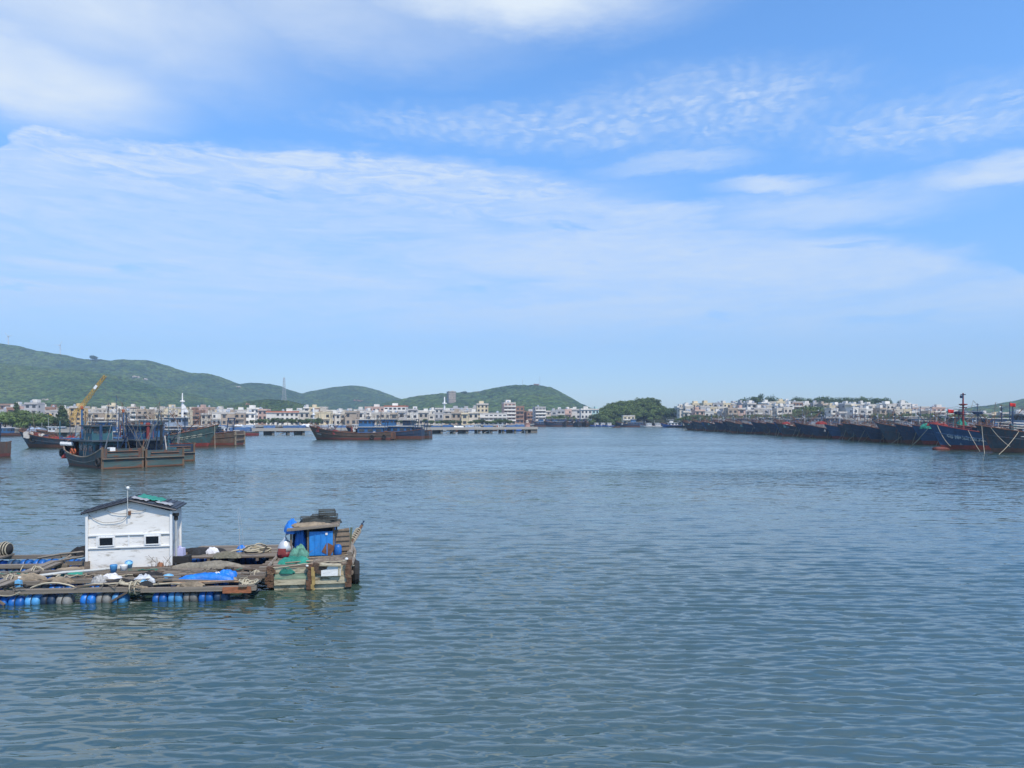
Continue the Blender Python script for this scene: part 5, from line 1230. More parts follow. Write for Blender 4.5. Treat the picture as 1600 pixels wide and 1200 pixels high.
# lashings and ropes belonging to the raft
def rrope(pts, r, sag, m, nm='lashing', jit=.015): rope(pts, r, sag, 7, jit, 5).build(nm, m, raft)
for by in BY[:4]:
    for i in range(14):
        x = -12.2 + i * .86 + rnd.uniform(-.2, .2)
        if (by > 2.9 and x > -7.2) or x > -.2: continue
        MB().torus((x, by + .1, .37), .145, .012, 'X', 10, 4).build('lashing', m_tyre, raft)
for (x, y) in ((-8.4, .02), (-8.35, 1.5), (-8.3, 2.9), (-.2, .05), (-.15, 1.45), (-3.75, .05)):
    for k in range(4): MB().torus((x + rnd.uniform(-.12, .12), y + .05, .46), .17 + .02 * k, .022, 'X' if k % 2 else 'Y', 10, 5).build('lashing', m_rope, raft)
rrope([(-9.0, .0, .5), (-8.7, -.16, .45), (-8.72, -.17, -.05)], .03, 0, m_rope, 'hanging_rope'); rrope([(-8.1, -.08, .46), (-7.2, -.12, .44)], .018, .14, m_rope, 'hanging_rope'); rrope([(-9.5, 2.8, .5), (-8.9, 2.72, .48), (-8.3, 2.8, .5)], .026, .2, m_rope, 'hanging_rope'); rrope([(-9.6, 4.5, .45), (-9.62, 4.0, .05)], .018, 0, m_rope, 'hanging_rope')
rrope([(-7.0, .1, .5), (-6.4, .15, .66), (-5.6, .1, .5), (-4.6, .18, .58), (-3.4, .12, .52), (-2.0, .1, .54)], .03, -.05, m_rope, 'coarse_rope'); rrope([(-3.2, .2, .52), (-1.8, .25, .56), (-.4, .2, .56)], .035, -.03, M('brown_rope', (0.30, 0.19, 0.11), .9, .3, 4), 'coarse_rope')

rq = random.Random(31)
for i in range(26):                                       # tangled cordage and net strips along the beams
    x = rq.uniform(-10.5, -.4); y = rq.choice((.05, .12, 1.5, 1.6, 2.9, 2.2, 1.0)) + rq.uniform(-.1, .1); pts_ = []
    if y > 2 and -6.9 < x < -3.9: y = rq.uniform(1.9, 2.6)
    for k in range(rq.randint(5, 11)): pts_.append((x + k * .13 + rq.uniform(-.12, .12), y + rq.uniform(-.16, .16), .53 + rq.uniform(0, .10)))
    rope(pts_, rq.uniform(.010, .026), 0, 4, .02, 5).build('tangled_rope', rq.choice((m_rope, m_drope, m_nett, m_netg, m_tyre)), raft)
for i in range(16):
    x = rq.uniform(-10, -.6); y = rq.uniform(.2, 2.6); rbox('loose_pole', (x, y, .56 + rq.uniform(0, .05)), (rq.uniform(.6, 2.6), rq.uniform(.03, .09), .04), rq.choice((m_wood, m_wood2)), rad(rq.uniform(-25, 25)), 0, rad(rq.uniform(-2, 2)))
for i in range(9):
    x = rq.uniform(-9.5, -.8); y = rq.choice((.1, 1.5, 1.0, 2.2)); lumps(raft, 'net_scrap', (x, y, .5), (rq.uniform(.4, 1.1), rq.uniform(.2, .4), rq.uniform(.08, .18)), rq.choice((m_black, m_nett, m_netg, m_nett)), seed=60 + i, fold=.4)
# ================================================================ the white hut
HA = RA + rad(8.5)
hp = P(134.5, 889.5, .54); hut = empty('hut', hp, HA, 'white panelled hut with dark shallow gable roof standing on the raft', 'hut')
HW, HDp, HH = 2.84, 1.7, 2.02
m_seam = M('panel_seam', (0.30, 0.29, 0.27), .8, .3, 4)
hp1 = 1.18
for (z0, z1) in ((0, .74), (.76, 1.20), (1.22, HH)):                         # three courses of front panels
    xs = (0, HW * .5, HW) if 0 < z0 < 1 else (0, HW)
    for a, b in zip(xs[:-1], xs[1:]): cube('front_panel', ((a + b) / 2, .03, (z0 + z1) / 2), (b - a - .012, .06, z1 - z0), m_wht, hut)
mb = MB(); mb.add([(.0, 0, HH), (HW, 0, HH), (HW * .52, 0, HH + .40), (0, .06, HH), (HW, .06, HH), (HW * .52, .06, HH + .40)], [(0, 1, 2), (5, 4, 3), (0, 2, 5, 3), (1, 4, 5, 2), (0, 3, 4, 1)]); mb.build('gable', m_wht, hut)
mb = MB(); mb.add([(.0, HDp - .06, HH), (HW, HDp - .06, HH), (HW * .52, HDp - .06, HH + .40), (0, HDp, HH), (HW, HDp, HH), (HW * .52, HDp, HH + .40)], [(0, 1, 2), (5, 4, 3), (0, 2, 5, 3), (1, 4, 5, 2), (0, 3, 4, 1)]); mb.build('gable', m_wht, hut)
cube('side_wall', (.03, HDp / 2 + .03, HH / 2), (.06, HDp - .12, HH), m_wht, hut); cube('side_wall', (HW - .03, HDp / 2 + .03, HH / 2), (.06, HDp - .12, HH), m_wht, hut); cube('back_wall', (HW / 2, HDp - .03, HH / 2), (HW, .06, HH), m_wht, hut)
for z in (.75, 1.21): cube('batten', (HW / 2, -.025, z), (HW + .02, .05, .045), m_wht2, hut); cube('seam', (HW / 2, -.004, z - .035), (HW, .012, .02), m_seam, hut)
for x in (.36, HW * .5, HW - .36): cube('upright_batten', (x, -.015, .98), (.05, .03, .42), m_wht2, hut)
for x in (.68, HW - .62):
    f = cube('window', (x, -.02, .985), (.58, .05, .40), m_wht2, hut)
    g = MB().box((0, 0, 0), (.42, .03, .27)).build('pane', M('hut_window', (0.006, 0.007, 0.009), .12, .2, 2), hut, loc=(x, -.05, .985)); sub(g, f)
    fr = MB()
    for c, d in (((0, 0, .155), (.5, .04, .035)), ((0, 0, -.155), (.5, .04, .035)), ((-.235, 0, 0), (.035, .04, .27)), ((.235, 0, 0), (.035, .04, .27))): fr.box(c, d)
    _n = fr.build('window_frame', m_wht2, hut, loc=(x, -.062, .985)).name; sub(bpy.data.objects[_n], f)
for x, y in ((.04, -.05), (HW + .02, -.03), (HW + .03, HDp - .1)): cube('corner_post', (x, y, HH / 2 + .02), (.08, .08, HH), m_wht2, hut)
cube('corner_block', (.06, -.08, .1), (.16, .1, .4), m_wood2, hut)
MB().tube([(HW + .16, .1, HH - .18), (HW + .16, .12, .0)], .045, 8).build('drain_pipe', m_pvc, hut); cube('pipe_bracket', (HW + .14, .05, HH - .13), (.26, .1, .1), m_tyre, hut); MB().tube([(HW + .16, .1, HH - .1), (HW + .16, .1, HH - .34)], .07, 8).build('pipe_collar', m_tyre, hut)
e = .12; ap = (HW * .52, HH + .46)
for (xa, za, xb, zb_) in ((-e, HH + .02, ap[0], ap[1]), (ap[0], ap[1], HW + e + .1, HH + .06)):
    mb = MB(); th = .05; ya, yb = -.14, HDp + .1
    mb.add([(xa, ya, za), (xb, ya, zb_), (xb, yb, zb_), (xa, yb, za), (xa, ya, za + th), (xb, ya, zb_ + th), (xb, yb, zb_ + th), (xa, yb, za + th)], [(3, 2, 1, 0), (4, 5, 6, 7), (0, 1, 5, 4), (1, 2, 6, 5), (2, 3, 7, 6), (3, 0, 4, 7)])
    rf = mb.build('roof', m_hutroof, hut)
    for k in range(7):
        t = (k + .5) / 7; x = xa + (xb - xa) * t; z = za + (zb_ - za) * t + th + .012
        o = MB().box((0, 0, 0), (.03, yb - ya - .04, .03)).build('roof_rib', m_hutroof, rf, loc=(x, (ya + yb) / 2, z))
    mb = MB().tube([(xa, ya - .02, za - .01), (xb, ya - .02, zb_ - .01)], .035, 6); mb.build('fascia', m_hutroof, hut)
MB().tube([(1.42, -.18, HH - .12), (1.42, -.18, HH + .85)], .016, 6).build('lamp_pole', m_pvc, hut); MB().lathe([(.02, 0), (.05, .02), (.06, .06), (.04, .10), (.02, .12)], 10, c=(1.43, -.18, HH + .85)).build('pole_lamp', m_lamp, hut)
for s in (-1, 1): MB().tube([(1.42, -.18, HH + .93), (1.42 + s * .10, -.18, HH + 1.0)], .010, 5).build('lamp_arm', m_pvc, hut)
cube('socket_box', (1.44, -.05, HH - .02), (.1, .08, .14), m_rust, hut)
for pts in ([(.1, -.05, HH - .05), (.55, -.06, HH - .33), (1.2, -.06, HH - .28), (1.42, -.08, HH - .02)], [(.7, -.06, HH + .1), (1.0, -.06, HH - .02), (1.42, -.08, HH)], [(1.44, -.07, HH + .1), (1.75, -.06, HH + .06), (2.0, -.06, HH + .12)]): rope(pts, .010, .03, 5, 0, 4).build('cable', M('grey_cable', (0.28, 0.28, 0.27), .7, .1, 4), hut)
# roof sheets lying loose on the hut
def hutp(x, y, z): return hut.matrix_basis @ Vector((x, y, z))
bpy.context.view_layer.update()
def roofz(x): return HH + .46 - (x - ap[0]) * (.40 / (HW + e + .1 - ap[0])) if x > ap[0] else HH + .46 - (ap[0] - x) * (.44 / (ap[0] + e))
def sheet(name, x0, x1, y0, y1, m, label, cat, amp=.03, dz=.085, seed=1):
    nx, ny = 14, 8; V = []
    for i in range(nx):
        for j in range(ny):
            x = x0 + (x1 - x0) * i / (nx - 1); y = y0 + (y1 - y0) * j / (ny - 1) + .06 * math.sin(i * 1.3 + seed)
            V.append(tuple(Vector((x, y, roofz(x) + dz + amp * (math.sin(i * 1.9 + j + seed) * .5 + .5))) - Vector((x0, y0, HH))))
    o = grid_obj(name, np.array(V), nx, ny, m); o.modifiers.new('thick', 'SOLIDIFY').thickness = .012
    o.location = hutp(x0, y0, HH); o.rotation_euler = (0, 0, HA); tag(o, label, cat); return o
sheet('green_tarp', 1.6, 2.45, .35, 1.35, m_gtarp, 'crumpled green tarp lying on the hut roof', 'tarp', .035)
sheet('roof_sheet', 1.5, 2.05, -.1, .4, M('grey_sheet', (0.30, 0.31, 0.32), .6, .2, 3), 'grey sheet lying at the front edge of the hut roof', 'sheet', .01, .09)
sheet('roof_sheet', 2.3, 2.85, .0, .55, M('grey_sheet', (0.30, 0.31, 0.32), .6, .2, 3), 'pale grey sheet on the hut roof beside the green tarp', 'sheet', .01, .09)

# ================================================================ things lying on the raft
def heap(name, x, y, z, d, m, label, cat, rz=0.0, seed=1):
    o = lumps(None, name, (0, 0, 0), d, m, seed=seed, fold=.5 if cat in ('tarp',) else .2); o.location = P(x, y, z); o.rotation_euler = (0, 0, rz); return tag(o, label, cat)
heap('blue_tarp', 322, 905, .52, (1.9, .5, .17), m_tarpb, 'bright blue crumpled tarp on the raft front', 'tarp', .08, 3)
heap('blue_bag', 355, 901.5, .55, (.7, .42, .24), m_tarpb, 'blue stuffed bag at the end of the crumpled tarp', 'bag', .2, 5)
heap('pale_bag', 340, 905.5, .5, (.34, .3, .24), m_sack, 'small grey-white bag between blue tarp and blue bag', 'bag', 0, 8)
heap('sack', 174, 908, .5, (.75, .42, .24), m_sack, 'white sack on the raft below the hut', 'sack', .1, 11)
heap('sack', 156, 911, .5, (.5, .42, .24), M('mottled_sack', (0.34, 0.34, 0.33), .8, .5, 9, bump=.6, bs=20), 'mottled grey sack next to the white sack', 'sack', .1, 12)
heap('plastic_bag', 224, 909, .5, (.7, .45, .24), M('clear_plastic', (0.50, 0.53, 0.56), .3, .35, 7, bump=.9, bs=10), 'greyish clear plastic bundle on the raft below the hut', 'bag', 0, 14)
heap('dark_net', 194, 915, .46, (1.5, .4, .22), m_black, 'black-green net heaped along the raft front beam', 'net', .08, 16)
heap('dark_clothes', 318, 862, .72, (1.7, .5, .16), m_cloth, 'black cloth bundle on the raft platform', 'cloth', .05, 18)
heap('dark_clothes', 263 + 45, 866, .72, (.7, .5, .22), m_cloth, 'black cloth with pale edge nearest the hut on the platform', 'cloth', .1, 19)
heap('white_cloth', 331, 863.5, .75, (.5, .35, .2), m_sack, 'white rag between the black cloths', 'cloth', .4, 21)
heap('grey_net', 356, 870, .72, (1.1, .5, .22), M('olive_net', (0.16, 0.15, 0.11), .95, .4, 4, bump=.9, bs=20), 'olive grey net heap on the platform edge', 'net', .1, 22)
heap('tan_net', 330, 886, .5, (2.6, .6, .2), M('drab_net', (0.21, 0.19, 0.15), .95, .35, 4, bump=.9, bs=20), 'long drab net spread below the platform', 'net', .06, 23)
heap('rope_coil', 116, 891, .46, (1.2, .5, .12), m_nett, 'brown rope heap on the beams before the hut', 'rope', .1, 25)
heap('blue_cloth', 377, 861, .74, (.4, .3, .22), m_tarpb, 'small blue cloth lying by the pale rope coil', 'cloth', 0, 27)
heap('plant_debris', 247, 884, .52, (.7, .4, .3), M('rusty_debris', (0.24, 0.11, 0.06), .9, .6, 9, ((0.05, .1, .04), .3, 8), .9, 25), 'rusty debris and weeds against the hut corner', 'debris', 0, 29)
heap('grey_net', 135, 866, .6, (1.1, .5, .3), m_black, 'dark gear heap on the rear beam beside the hut', 'net', .4, 31)
for (x0, y0, x1, y1, lb) in ((95, 878, 178, 856, 'weathered pole leaning on the rear beam beside the hut'), (60, 872, 130, 862, 'second weathered pole lying across the rear beams'), (76, 881, 140, 869, 'short weathered pole lying low beside the hut')):
    a, b = P(x0, y0, .45), P(min(x1, 132), y1, .75); o = MB().tube([Vector((0, 0, 0)), (b - a) * .5 + Vector((0, 0, .03)), b - a], .05, 6, .04).build('timber_pole', m_wood, loc=a); tag(o, lb, 'pole', 'poles beside the hut')
# rope loops
def loops(name, x, y, z, n, R, m, label, seed):
    r_ = random.Random(seed); pts = []
    for i in range(n * 10):
        a = i / 10 * 2 * PI; q = R * (.8 + .4 * r_.random() * .5 + .12 * math.sin(i * .37))
        pts.append((q * math.cos(a) * 1.5 + .1 * math.sin(i * .11), q * math.sin(a), .03 + .10 * (i / (n * 10)) + .05 * math.sin(a * 2 + i * .05)))
    o = MB().tube(pts, .028, 5).build(name, m, loc=P(x, y, z)); return tag(o, label, 'rope')
loops('rope_coil', 402, 861, .74, 7, .34, m_rope, 'pale rope coil on the platform corner by the workboat', 2)
loops('rope_coil', 385, 913, .50, 3, .2, m_rope, 'small pale rope coil at the front corner of the raft', 3)
loops('rope_coil', 200, 914, .52, 3, .22, m_rope, 'pale rope coil on the front beam below the hut', 4)
o = rope([P(352, 866, .76), P(380, 859, .86), P(398, 852, 1.15), P(410, 851, 1.12), P(420, 858, .8), P(423, 872, .5)], .035, -.05, 7, .02, 6).build('heavy_rope', m_rope); tag(o, 'thick pale rope arching over the raft corner', 'rope')
o = rope([P(28, 903, .58), P(100, 894.5, .60), P(170, 888.5, .6), P(190, 887.5, .6)], .05, .01, 8, 0, 8).build('water_pipe', m_pvc); tag(o, 'grey plastic pipe lying along the raft to the hut', 'pipe')
# buckets, bottles, buoys
def bucket(x, y, z, r, h, m, label, tilt=0.0, name='bucket'):
    rt = empty(name, P(x, y, z), 0, label, 'bucket'); rt.rotation_euler = (tilt, tilt * .6, 0)
    mb = MB(); n = 14
    mb.lathe([(r * .02, .01), (r * .78, .01), (r * .98, h), (r * 1.05, h), (r * 1.05, h - .02), (r * .82, -.0), (r * .02, -.0)][::-1], n); mb.build('tub', m, rt, True)
    MB().torus((0, 0, h), r * .98, .009, 'Z', 14, 4).build('rim', m, rt)
    rope([(-r, 0, h), (0, -r * .6, h - r * .9), (r, 0, h)], .006, 0, 6, 0, 4).build('handle', m_steel, rt)
m_lbl = M('light_blue_plastic', (0.16, 0.42, 0.66), .45, .12, 3, (GRIME, .2, 5))
bucket(201, 888, .56, .13, .26, m_lbl, 'light blue bucket in front of the hut, tilted', .35); bucket(193.5, 893.5, .52, .12, .25, m_wht2, 'white pail in front of the hut'); bucket(177.5, 894.5, .52, .12, .27, m_drum2, 'pale blue bucket beside the white pail')
bucket(222, 914, .5, .13, .14, m_lbl, 'shallow light blue basin on the raft front beam', 0, 'basin'); bucket(263, 904, .5, .16, .10, m_lbl, 'light blue basin next to the crumpled tarp', .2, 'basin')
def jerrycan(x, y, z, m, label, s=1.0, rz=0.0):
    rt = empty('jerrycan', P(x, y, z), rz, label, 'jerrycan'); MB().box((0, 0, .15 * s), (.24 * s, .16 * s, .28 * s), taper=.9).build('body', m, rt); MB().lathe([(.035 * s, .28 * s), (.035 * s, .34 * s)], 8).build('cap', m, rt); MB().tube([(-.09 * s, 0, .28 * s), (-.02 * s, 0, .33 * s), (.07 * s, 0, .28 * s)], .015 * s, 5).build('handle', m, rt)
jerrycan(281, 874, .72, M('frosted_violet', (0.42, 0.42, 0.60), .4, .15, 3), 'frosted pale violet container at the hut corner', 1.5); jerrycan(29, 918, .5, m_lbl, 'small pale blue can near the front cross plank', .8)
o = cube('dark_crate', P(277, 880, .62) + Vector((.1, .2, .12)), (.55, .4, .26), m_tyre, None, .1); tag(o, 'black crate on the boards beside the hut corner', 'crate')
b = P(6, 868, .5); rt = empty('buoy', b, 0, 'dark round buoy wound with pale rope at the photo edge', 'buoy'); MB().lathe([(.02, -.3), (.2, -.25), (.31, 0), (.2, .25), (.02, .3)], 14, 'X', (0, 0, .25)).build('float', m_tyre, rt, True)
for k in range(5): MB().torus((-.15 + .09 * k, 0, .25), .30 - .03 * abs(k - 2), .025, 'X', 14, 5).build('rope_turn', m_rope, rt)
o = MB().lathe([(.02, 0), (.035, .02), (.035, .18), (.012, .22), (.012, .26)], 8).build('bottle', m_wht2, loc=P(127.5, 940, .0)); tag(o, 'clear bottle hanging at the waterline of the raft front', 'bottle')
r = empty('antenna', P(375, 866, .72), 0, 'thin whip antenna rising from the raft platform', 'antenna'); MB().tube([(0, 0, 0), (-.03, 0, 1.0), (-.10, 0, 1.75)], .012, 5, .005).build('rod', m_steel, r); MB().tube([(.12, .1, 0), (.05, .1, 1.0), (-.1, .1, 1.8)], .006, 4).build('stay', m_steel, r)
rnd = random.Random(3)
for i in range(7):
    a = P(238 + i * 5, 886, .55); o = MB().tube([(0, 0, 0), (rnd.uniform(-.1, .1), 0, .15), (rnd.uniform(-.25, .3), rnd.uniform(-.1, .1), rnd.uniform(.2, .5))], .012, 4, .006).build('dry_stick', m_wood2, loc=a); tag(o, 'thin dry stick stuck in the debris by the hut', 'stick', 'dry sticks by the hut')

# ================================================================ the small workboat at the raft's end
WA = rad(90 - 9); wo_ = P(485, 919, .02); 
wb = empty('workboat', wo_, 0, 'patched wooden workboat with blue cabin panel tied to the raft end', 'workboat'); wb.rotation_euler = (0, 0, rad(9)); wb.location = wo_ + Vector((0, 0, .16))
W = 2.86; L = 5.6
m_hullw = M('stained_cream_hull', (0.42, 0.38, 0.27), .8, .3, 2, ((0.13, 0.10, 0.06), .42, 2.2), .4, 10); m_green = M('greenish_board', (0.24, 0.32, 0.22), .8, .3, 2.5, ((0.06, 0.22, 0.17), .35, 2.0), .4, 12); m_brown = M('rotten_wood', (0.12, 0.065, 0.04), .95, .45, 4, ((0.25, 0.18, 0.10), .3, 5), .9, 22)
# hull: x across, y forward
def hw(t): return W / 2 * (1 - .90 * max(0, (t - .35) / .65) ** 2.0)
def shz(t): return .62 + .55 * max(0, (t - .3) / .7) ** 1.8
mb = MB(); N = 14; V = []
for i in range(N + 1):
    t = i / N; y = L * t; h = shz(t)
    for s, z, f in ((-1, h, 1), (-1, .25, .97), (-1, -.55, .75), (1, -.55, .75), (1, .25, .97), (1, h, 1)):
        V.append((s * hw(t) * f, y - (.35 * (1 - (z + .3) / (h + .3)) * t * t), z))
fs = [(i * 6 + k, i * 6 + k + 1, (i + 1) * 6 + k + 1, (i + 1) * 6 + k) for i in range(N) for k in range(5)] + [(5, 4, 3, 2, 1, 0), tuple(N * 6 + k for k in range(6))]
mb.add(V, fs); mb.build('hull', m_hullw, wb)
for s in (-1, 1):
    MB().tube([(s * hw(i / N), L * i / N, shz(i / N) + .02) for i in range(N + 1)], .06, 6).build('gunwale', m_wood, wb); MB().tube([(s * (hw(i / N) * .985 + .02), L * i / N, .30 + .25 * (i / N) ** 2) for i in range(N + 1)], .05, 6).build('rubbing_strake', m_wood2, wb)
for i in range(11): cube('deck_plank', (rnd.uniform(-.05, .05), .15 + i * .33, .60 + (.12 if i > 6 else 0) + rnd.uniform(-.01, .02)), (2 * hw((.15 + i * .33) / L) - .12, .30, .05), m_wood if i % 3 else m_wood2, wb, rad(rnd.uniform(-1.5, 1.5)))
# transom: boards, corner posts, patched white box
for i in range(3): cube('transom_board', (-.62, -.04, .09 + i * .2), (1.2, .08, .185), (m_hullw, m_green, m_hullw)[i], wb, 0, rad(rnd.uniform(-2, 2)))
cube('transom_board', (.68, -.05, .15), (1.15, .10, .30), m_hullw, wb); cube('white_box', (.72, -.10, .47), (.66, .22, .36), m_wht2, wb); cube('box_lid', (.70, -.14, .67), (.74, .30, .05), m_hullw, wb, rad(4), 0, rad(4)); cube('box_rib', (1.0, -.22, .47), (.05, .04, .36), m_hullw, wb)
def plank_post(x, y, z0, z1, w_, m, tilt=0, nm='stern_post'):
    mb = MB(); n = 6
    for k in range(n):
        z = z0 + (z1 - z0) * (k + .5) / n; mb.box((x + rnd.uniform(-.03, .03) + tilt * (z - z0), y, z), (w_ * rnd.uniform(.75, 1.1), w_ * rnd.uniform(.6, .9), (z1 - z0) / n * 1.08), rnd.uniform(-.2, .2))
    mb.build(nm, m, wb)
plank_post(-1.34, -.08, -.05, .66, .26, m_brown); plank_post(.02, -.14, -.15, .72, .24, m_brown); plank_post(.14, -.24, -.28, .62, .11, M('yellow_old_timber', (0.34, 0.24, 0.09), .9, .3, 5), -.05, 'stern_pole'); plank_post(1.32, -.10, -.12, .82, .22, m_brown, .02)
cube('stern_rag', (.32, -.2, .56), (.5, .05, .36), M('brown_rag', (0.13, 0.085, 0.06), .95, .4, 6, bump=.8, bs=20), wb, .1, .2, .3)
MB().lathe([(.02, 0), (.055, .02), (.055, .06), (.02, .08)], 8, c=(-.08, -.22, .64)).build('float', m_wht2, wb); MB().lathe([(.02, 0), (.06, .02), (.06, .06), (.02, .08)], 8, c=(1.26, -.22, .84)).build('float', m_wht2, wb)
tyre(wb, (1.52, .75, .22), 'X', .30); tyre(wb, (1.50, 1.1, .15), 'X', .26)
# cabin: blue panel, posts, roof
cz = .68
pn = cube('cabin_panel', (.20, 1.75, cz + .44), (.86, .05, .90), M('weathered_blue_panel', (0.02, 0.20, 0.56), .5, .22, 3, ((0.17, 0.10, 0.08), .30, 2.0)), wb); 
for x in (-.02, .2, .42): cube('panel_batten', (x, 1.715, cz + .44), (.035, .03, .9), M('weathered_blue_panel', (0, 0, 0)), wb)
cube('panel_patch', (.47, 1.712, cz + .22), (.36, .02, .4), m_rust, wb, 0, 0, .5); cube('paper_note', (.40, 1.70, cz + .80), (.08, .012, .08), m_wht2, wb)
for x in (-.9, -.28, .66): cube('cabin_post', (x, 1.78, cz + .5), (.07, .07, 1.05), m_wood2, wb); cube('cabin_post', (x, 3.0, cz + .5), (.07, .07, 1.05), m_wood2, wb)
cube('cabin_side', (.62, 2.4, cz + .45), (.05, 1.15, .9), M('weathered_blue_panel', (0, 0, 0)), wb); cube('cabin_back', (-.1, 3.0, cz + .45), (1.5, .05, .9), m_navy, wb); cube('cabin_side', (-.88, 2.6, cz + .45), (.05, .8, .8), m_drumd, wb)
cube('cabin_roof', (-.10, 2.35, cz + 1.04), (1.9, 1.6, .07), m_wood, wb, rad(2), rad(-1), rad(-4))
for i in range(6): cube('roof_board', (-.1, 1.75 + i * .26, cz + 1.09), (1.85, .2, .03), m_wood2 if i % 2 else m_wood, wb, rad(rnd.uniform(-3, 3)), 0, rad(-4))
cube('leaning_board', (.98, 2.05, cz + .45), (.55, .06, .95), M('brown_corrugated', (0.20, 0.155, 0.115), .9, .25, 4, (GRIME, .3, 4)), wb, rad(12), 0, rad(-6))
for i in range(5): cube('board_rib', (.98, 2.0, cz + .1 + i * .19), (.5, .03, .03), m_wood2, wb, rad(12))
cube('stern_bulwark_post', (1.25, 2.2, cz + .45), (.08, .1, 1.0), M('moss_post', (0.10, 0.13, 0.09), .9, .3, 4), wb, 0, 0, .08)
# bow beam with rope
mb = MB(); mb.tube([(1.05, 3.4, .62), (1.3, 4.2, .92), (1.56, 4.95, 1.30)], .10, 7, .06); mb.build('bow_beam', m_brown, wb); MB().tube([(1.2, 3.7, .7), (1.5, 4.5, 1.1)], .06, 6).build('bow_beam_tip', m_wood, wb)
for k in range(6): MB().torus((1.22 + .04 * k, 3.95 + .12 * k, .84 + .06 * k), .11, .025, 'Y', 10, 5).build('rope_turn', m_rope, wb)
plank_post(1.56, 4.97, 1.27, 1.5, .07, m_navy, .25, 'beam_cap'); MB().tube([(1.25, 1.6, .70), (1.25, 2.8, .74), (1.15, 3.7, .80)], .12, 7, .08).build('stem_rail', m_wood, wb)
for (a, b) in (((-.9, .3, .70), (.9, .9, .70)), ((-.4, .9, .72), (1.2, 1.3, .74)), ((-.2, .5, .7), (1.1, .25, .72))): MB().tube([a, b], .025, 5).build('deck_pole', m_nett, wb)
rope([(-1.4, -.1, .62), (-.2, -.16, .74), (.6, .2, .72), (1.3, .0, .8)], .02, .03, 8, .02, 5).build('deck_rope', m_rope, wb); rope([(1.3, -.1, .7), (1.5, .5, .5), (1.45, 1.2, .75)], .02, .05, 8, .01, 5).build('deck_rope', m_rope, wb)
bpy.context.view_layer.update()
def wbp(x, y, z): return wb.matrix_basis @ Vector((x, y, z))
def onboat(o, x, y, z, rz=0.0): o.location = wbp(x, y, z); o.rotation_euler = (0, 0, rad(9) + rz); return o
def bheap(name, x, y, z, d, m, label, cat, rz=0, seed=1): return tag(onboat(lumps(None, name, (0, 0, 0), d, m, seed=seed, fold=.4), x, y, z, rz), label, cat)
bheap('green_net', -.65, .75, .62, (1.15, .75, .2), m_netg, 'bright green net heaped on the workboat stern', 'net', .1, 41)
bheap('green_net', -.55, 1.55, .66, (.7, .5, .34), M('grey_green_net', (0.10, 0.25, 0.19), .95, .4, 5, bump=.9, bs=20), 'paler green net hanging under the workboat roof', 'net', .1, 42)
bheap('green_net', -.85, -.02, .42, (.8, .22, .16), m_netg, 'green net trailing over the workboat transom', 'net', 0, 43)
bheap('fish_traps', .1, 2.5, cz + 1.10, (1.4, .9, .22), M('dark_mesh', (0.035, 0.042, 0.042), .95, .5, 6, bump=.9, bs=25), 'dark folded trap nets on the workboat roof', 'net', 0, 44)
bheap('blue_roll', -.92, 2.1, cz + .85, (.55, .8, .36), m_tarpb, 'blue tarp roll at the edge of the workboat roof', 'tarp', .2, 45)
bheap('rope_pile', -.2, 1.9, cz + 1.10, (1.5, .4, .12), m_nett, 'brown rope pile along the workboat roof edge', 'rope', 0, 46)
bheap('blue_bundle', -.6, 2.2, .72, (.5, .5, .75), m_tarpb, 'blue bundle standing inside the workboat cabin', 'bundle', 0, 47)
bheap('deck_clutter', .65, .55, .64, (1.3, .9, .16), M('mixed_scrap', (0.16, 0.13, 0.10), .9, .5, 8, ((.4, .38, .33), .25, 9), .8, 22), 'scrap and offcuts strewn over the workboat stern deck', 'scrap', 0, 48)
m_trapw = M('trap_wire', (0.05, 0.055, 0.05), .8, .3, 4)
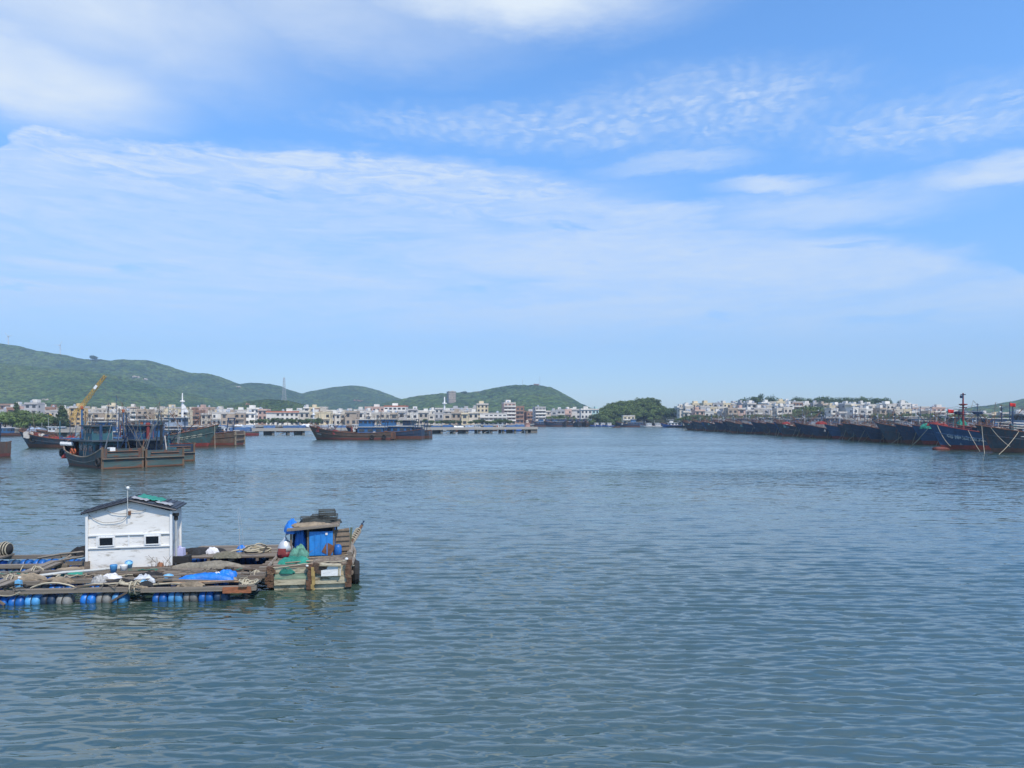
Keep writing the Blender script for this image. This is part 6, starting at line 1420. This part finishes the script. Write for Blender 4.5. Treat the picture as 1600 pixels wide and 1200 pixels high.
for i, (x, z, w_, h) in enumerate([(.25, cz + 1.26, .95, .16), (.35, cz + 1.44, .6, .16), (-.25, cz + 1.22, .7, .12)]):
    rt = empty('crab_trap', wbp(x, 2.5, z), rad(9 + i * 7), 'black wire crab trap on the workboat roof, ' + ('the wide lower one', 'topmost', 'the low one beside the blue roll')[i], 'trap', 'crab traps on the workboat roof')
    fr = MB(); d = .6
    for zz in (0, h):
        fr.tube([(-w_ / 2, -d / 2, zz), (w_ / 2, -d / 2, zz), (w_ / 2, d / 2, zz), (-w_ / 2, d / 2, zz), (-w_ / 2, -d / 2, zz)], .014, 4)
    for a in (-1, 1):
        for b_ in (-1, 1): fr.tube([(a * w_ / 2, b_ * d / 2, 0), (a * w_ / 2, b_ * d / 2, h)], .014, 4)
    fr.build('frame', m_trapw, rt); ms = MB()
    for k in range(9): q = -w_ / 2 + w_ * (k + .5) / 9; ms.tube([(q, -d / 2, 0), (q, -d / 2, h)], .008, 3); ms.tube([(q, -d / 2, h), (q, d / 2, h)], .008, 3)
    for k in range(4): ms.tube([(-w_ / 2, -d / 2, h * (k + .5) / 4), (w_ / 2, -d / 2, h * (k + .5) / 4)], .008, 3); ms.tube([(-w_ / 2, -d / 2 + d * (k + .5) / 4, h), (w_ / 2, -d / 2 + d * (k + .5) / 4, h)], .008, 3)
    ms.build('wire_mesh', m_trapw, rt, kind='stuff')
rt = empty('engine_cowl', wbp(-1.12, 1.9, .62), rad(9), 'silver and dark red engine cowl on the workboat beside the cabin', 'engine'); m_sil = M('silver_paint', (0.52, 0.54, 0.55), .35, .12, 3, metal=.3)
MB().lathe([(.28, .22), (.28, .38), (.2, .54), (.07, .66), (.05, .74)], 14).build('hood', m_sil, rt, True); MB().lathe([(.30, 0), (.30, .22), (.27, .225)], 14).build('base', M('maroon_paint', (0.16, 0.015, 0.025), .5, .2, 3), rt, True); cube('inlet', (-.08, -.27, .25), (.28, .06, .22), m_dred, rt); MB().tube([(0, 0, .7), (.02, 0, .84), (.1, 0, .86)], .03, 6).build('spout', m_steel, rt)
o = MB().lathe([(.02, 0), (.13, .01), (.14, .05), (.14, .3), (.10, .38), (.04, .4)], 12).build('blue_barrel', m_drum, smooth=True); tag(onboat(o, .82, 1.7, .68), 'small blue barrel beside the blue cabin panel', 'barrel')
o = rope([P(418, 905, .35), P(424, 893, .5), P(430, 880, .62)], .03, -.03, 6, .02, 5).build('mooring_line', m_drope); tag(o, 'dark mooring line between raft corner and workboat', 'rope')
o = MB().lathe([(.01, -.08), (.07, -.05), (.09, 0), (.07, .05), (.01, .08)], 10).build('white_float', m_wht2, loc=P(420.5, 880, .5), smooth=True); tag(o, 'small white float between the raft and the workboat', 'float')
# ================================================================ haze: one closed box of thin air round everything
mh = bpy.data.materials.new('thin_haze'); mh.use_nodes = True
t = NT(mh.node_tree); t.n.clear()
pv = t.add('ShaderNodeVolumePrincipled'); pv.inputs['Color'].default_value = (0.55, 0.76, 1.0, 1); pv.inputs['Density'].default_value = 0.00025
pv.inputs['Anisotropy'].default_value = 0.2
om = t.add('ShaderNodeOutputMaterial'); t.l.new(pv.outputs[0], om.inputs['Volume'])
MB().box((0, 1400, 149), (5800, 3200, 302)).build('haze', mh, kind='stuff')
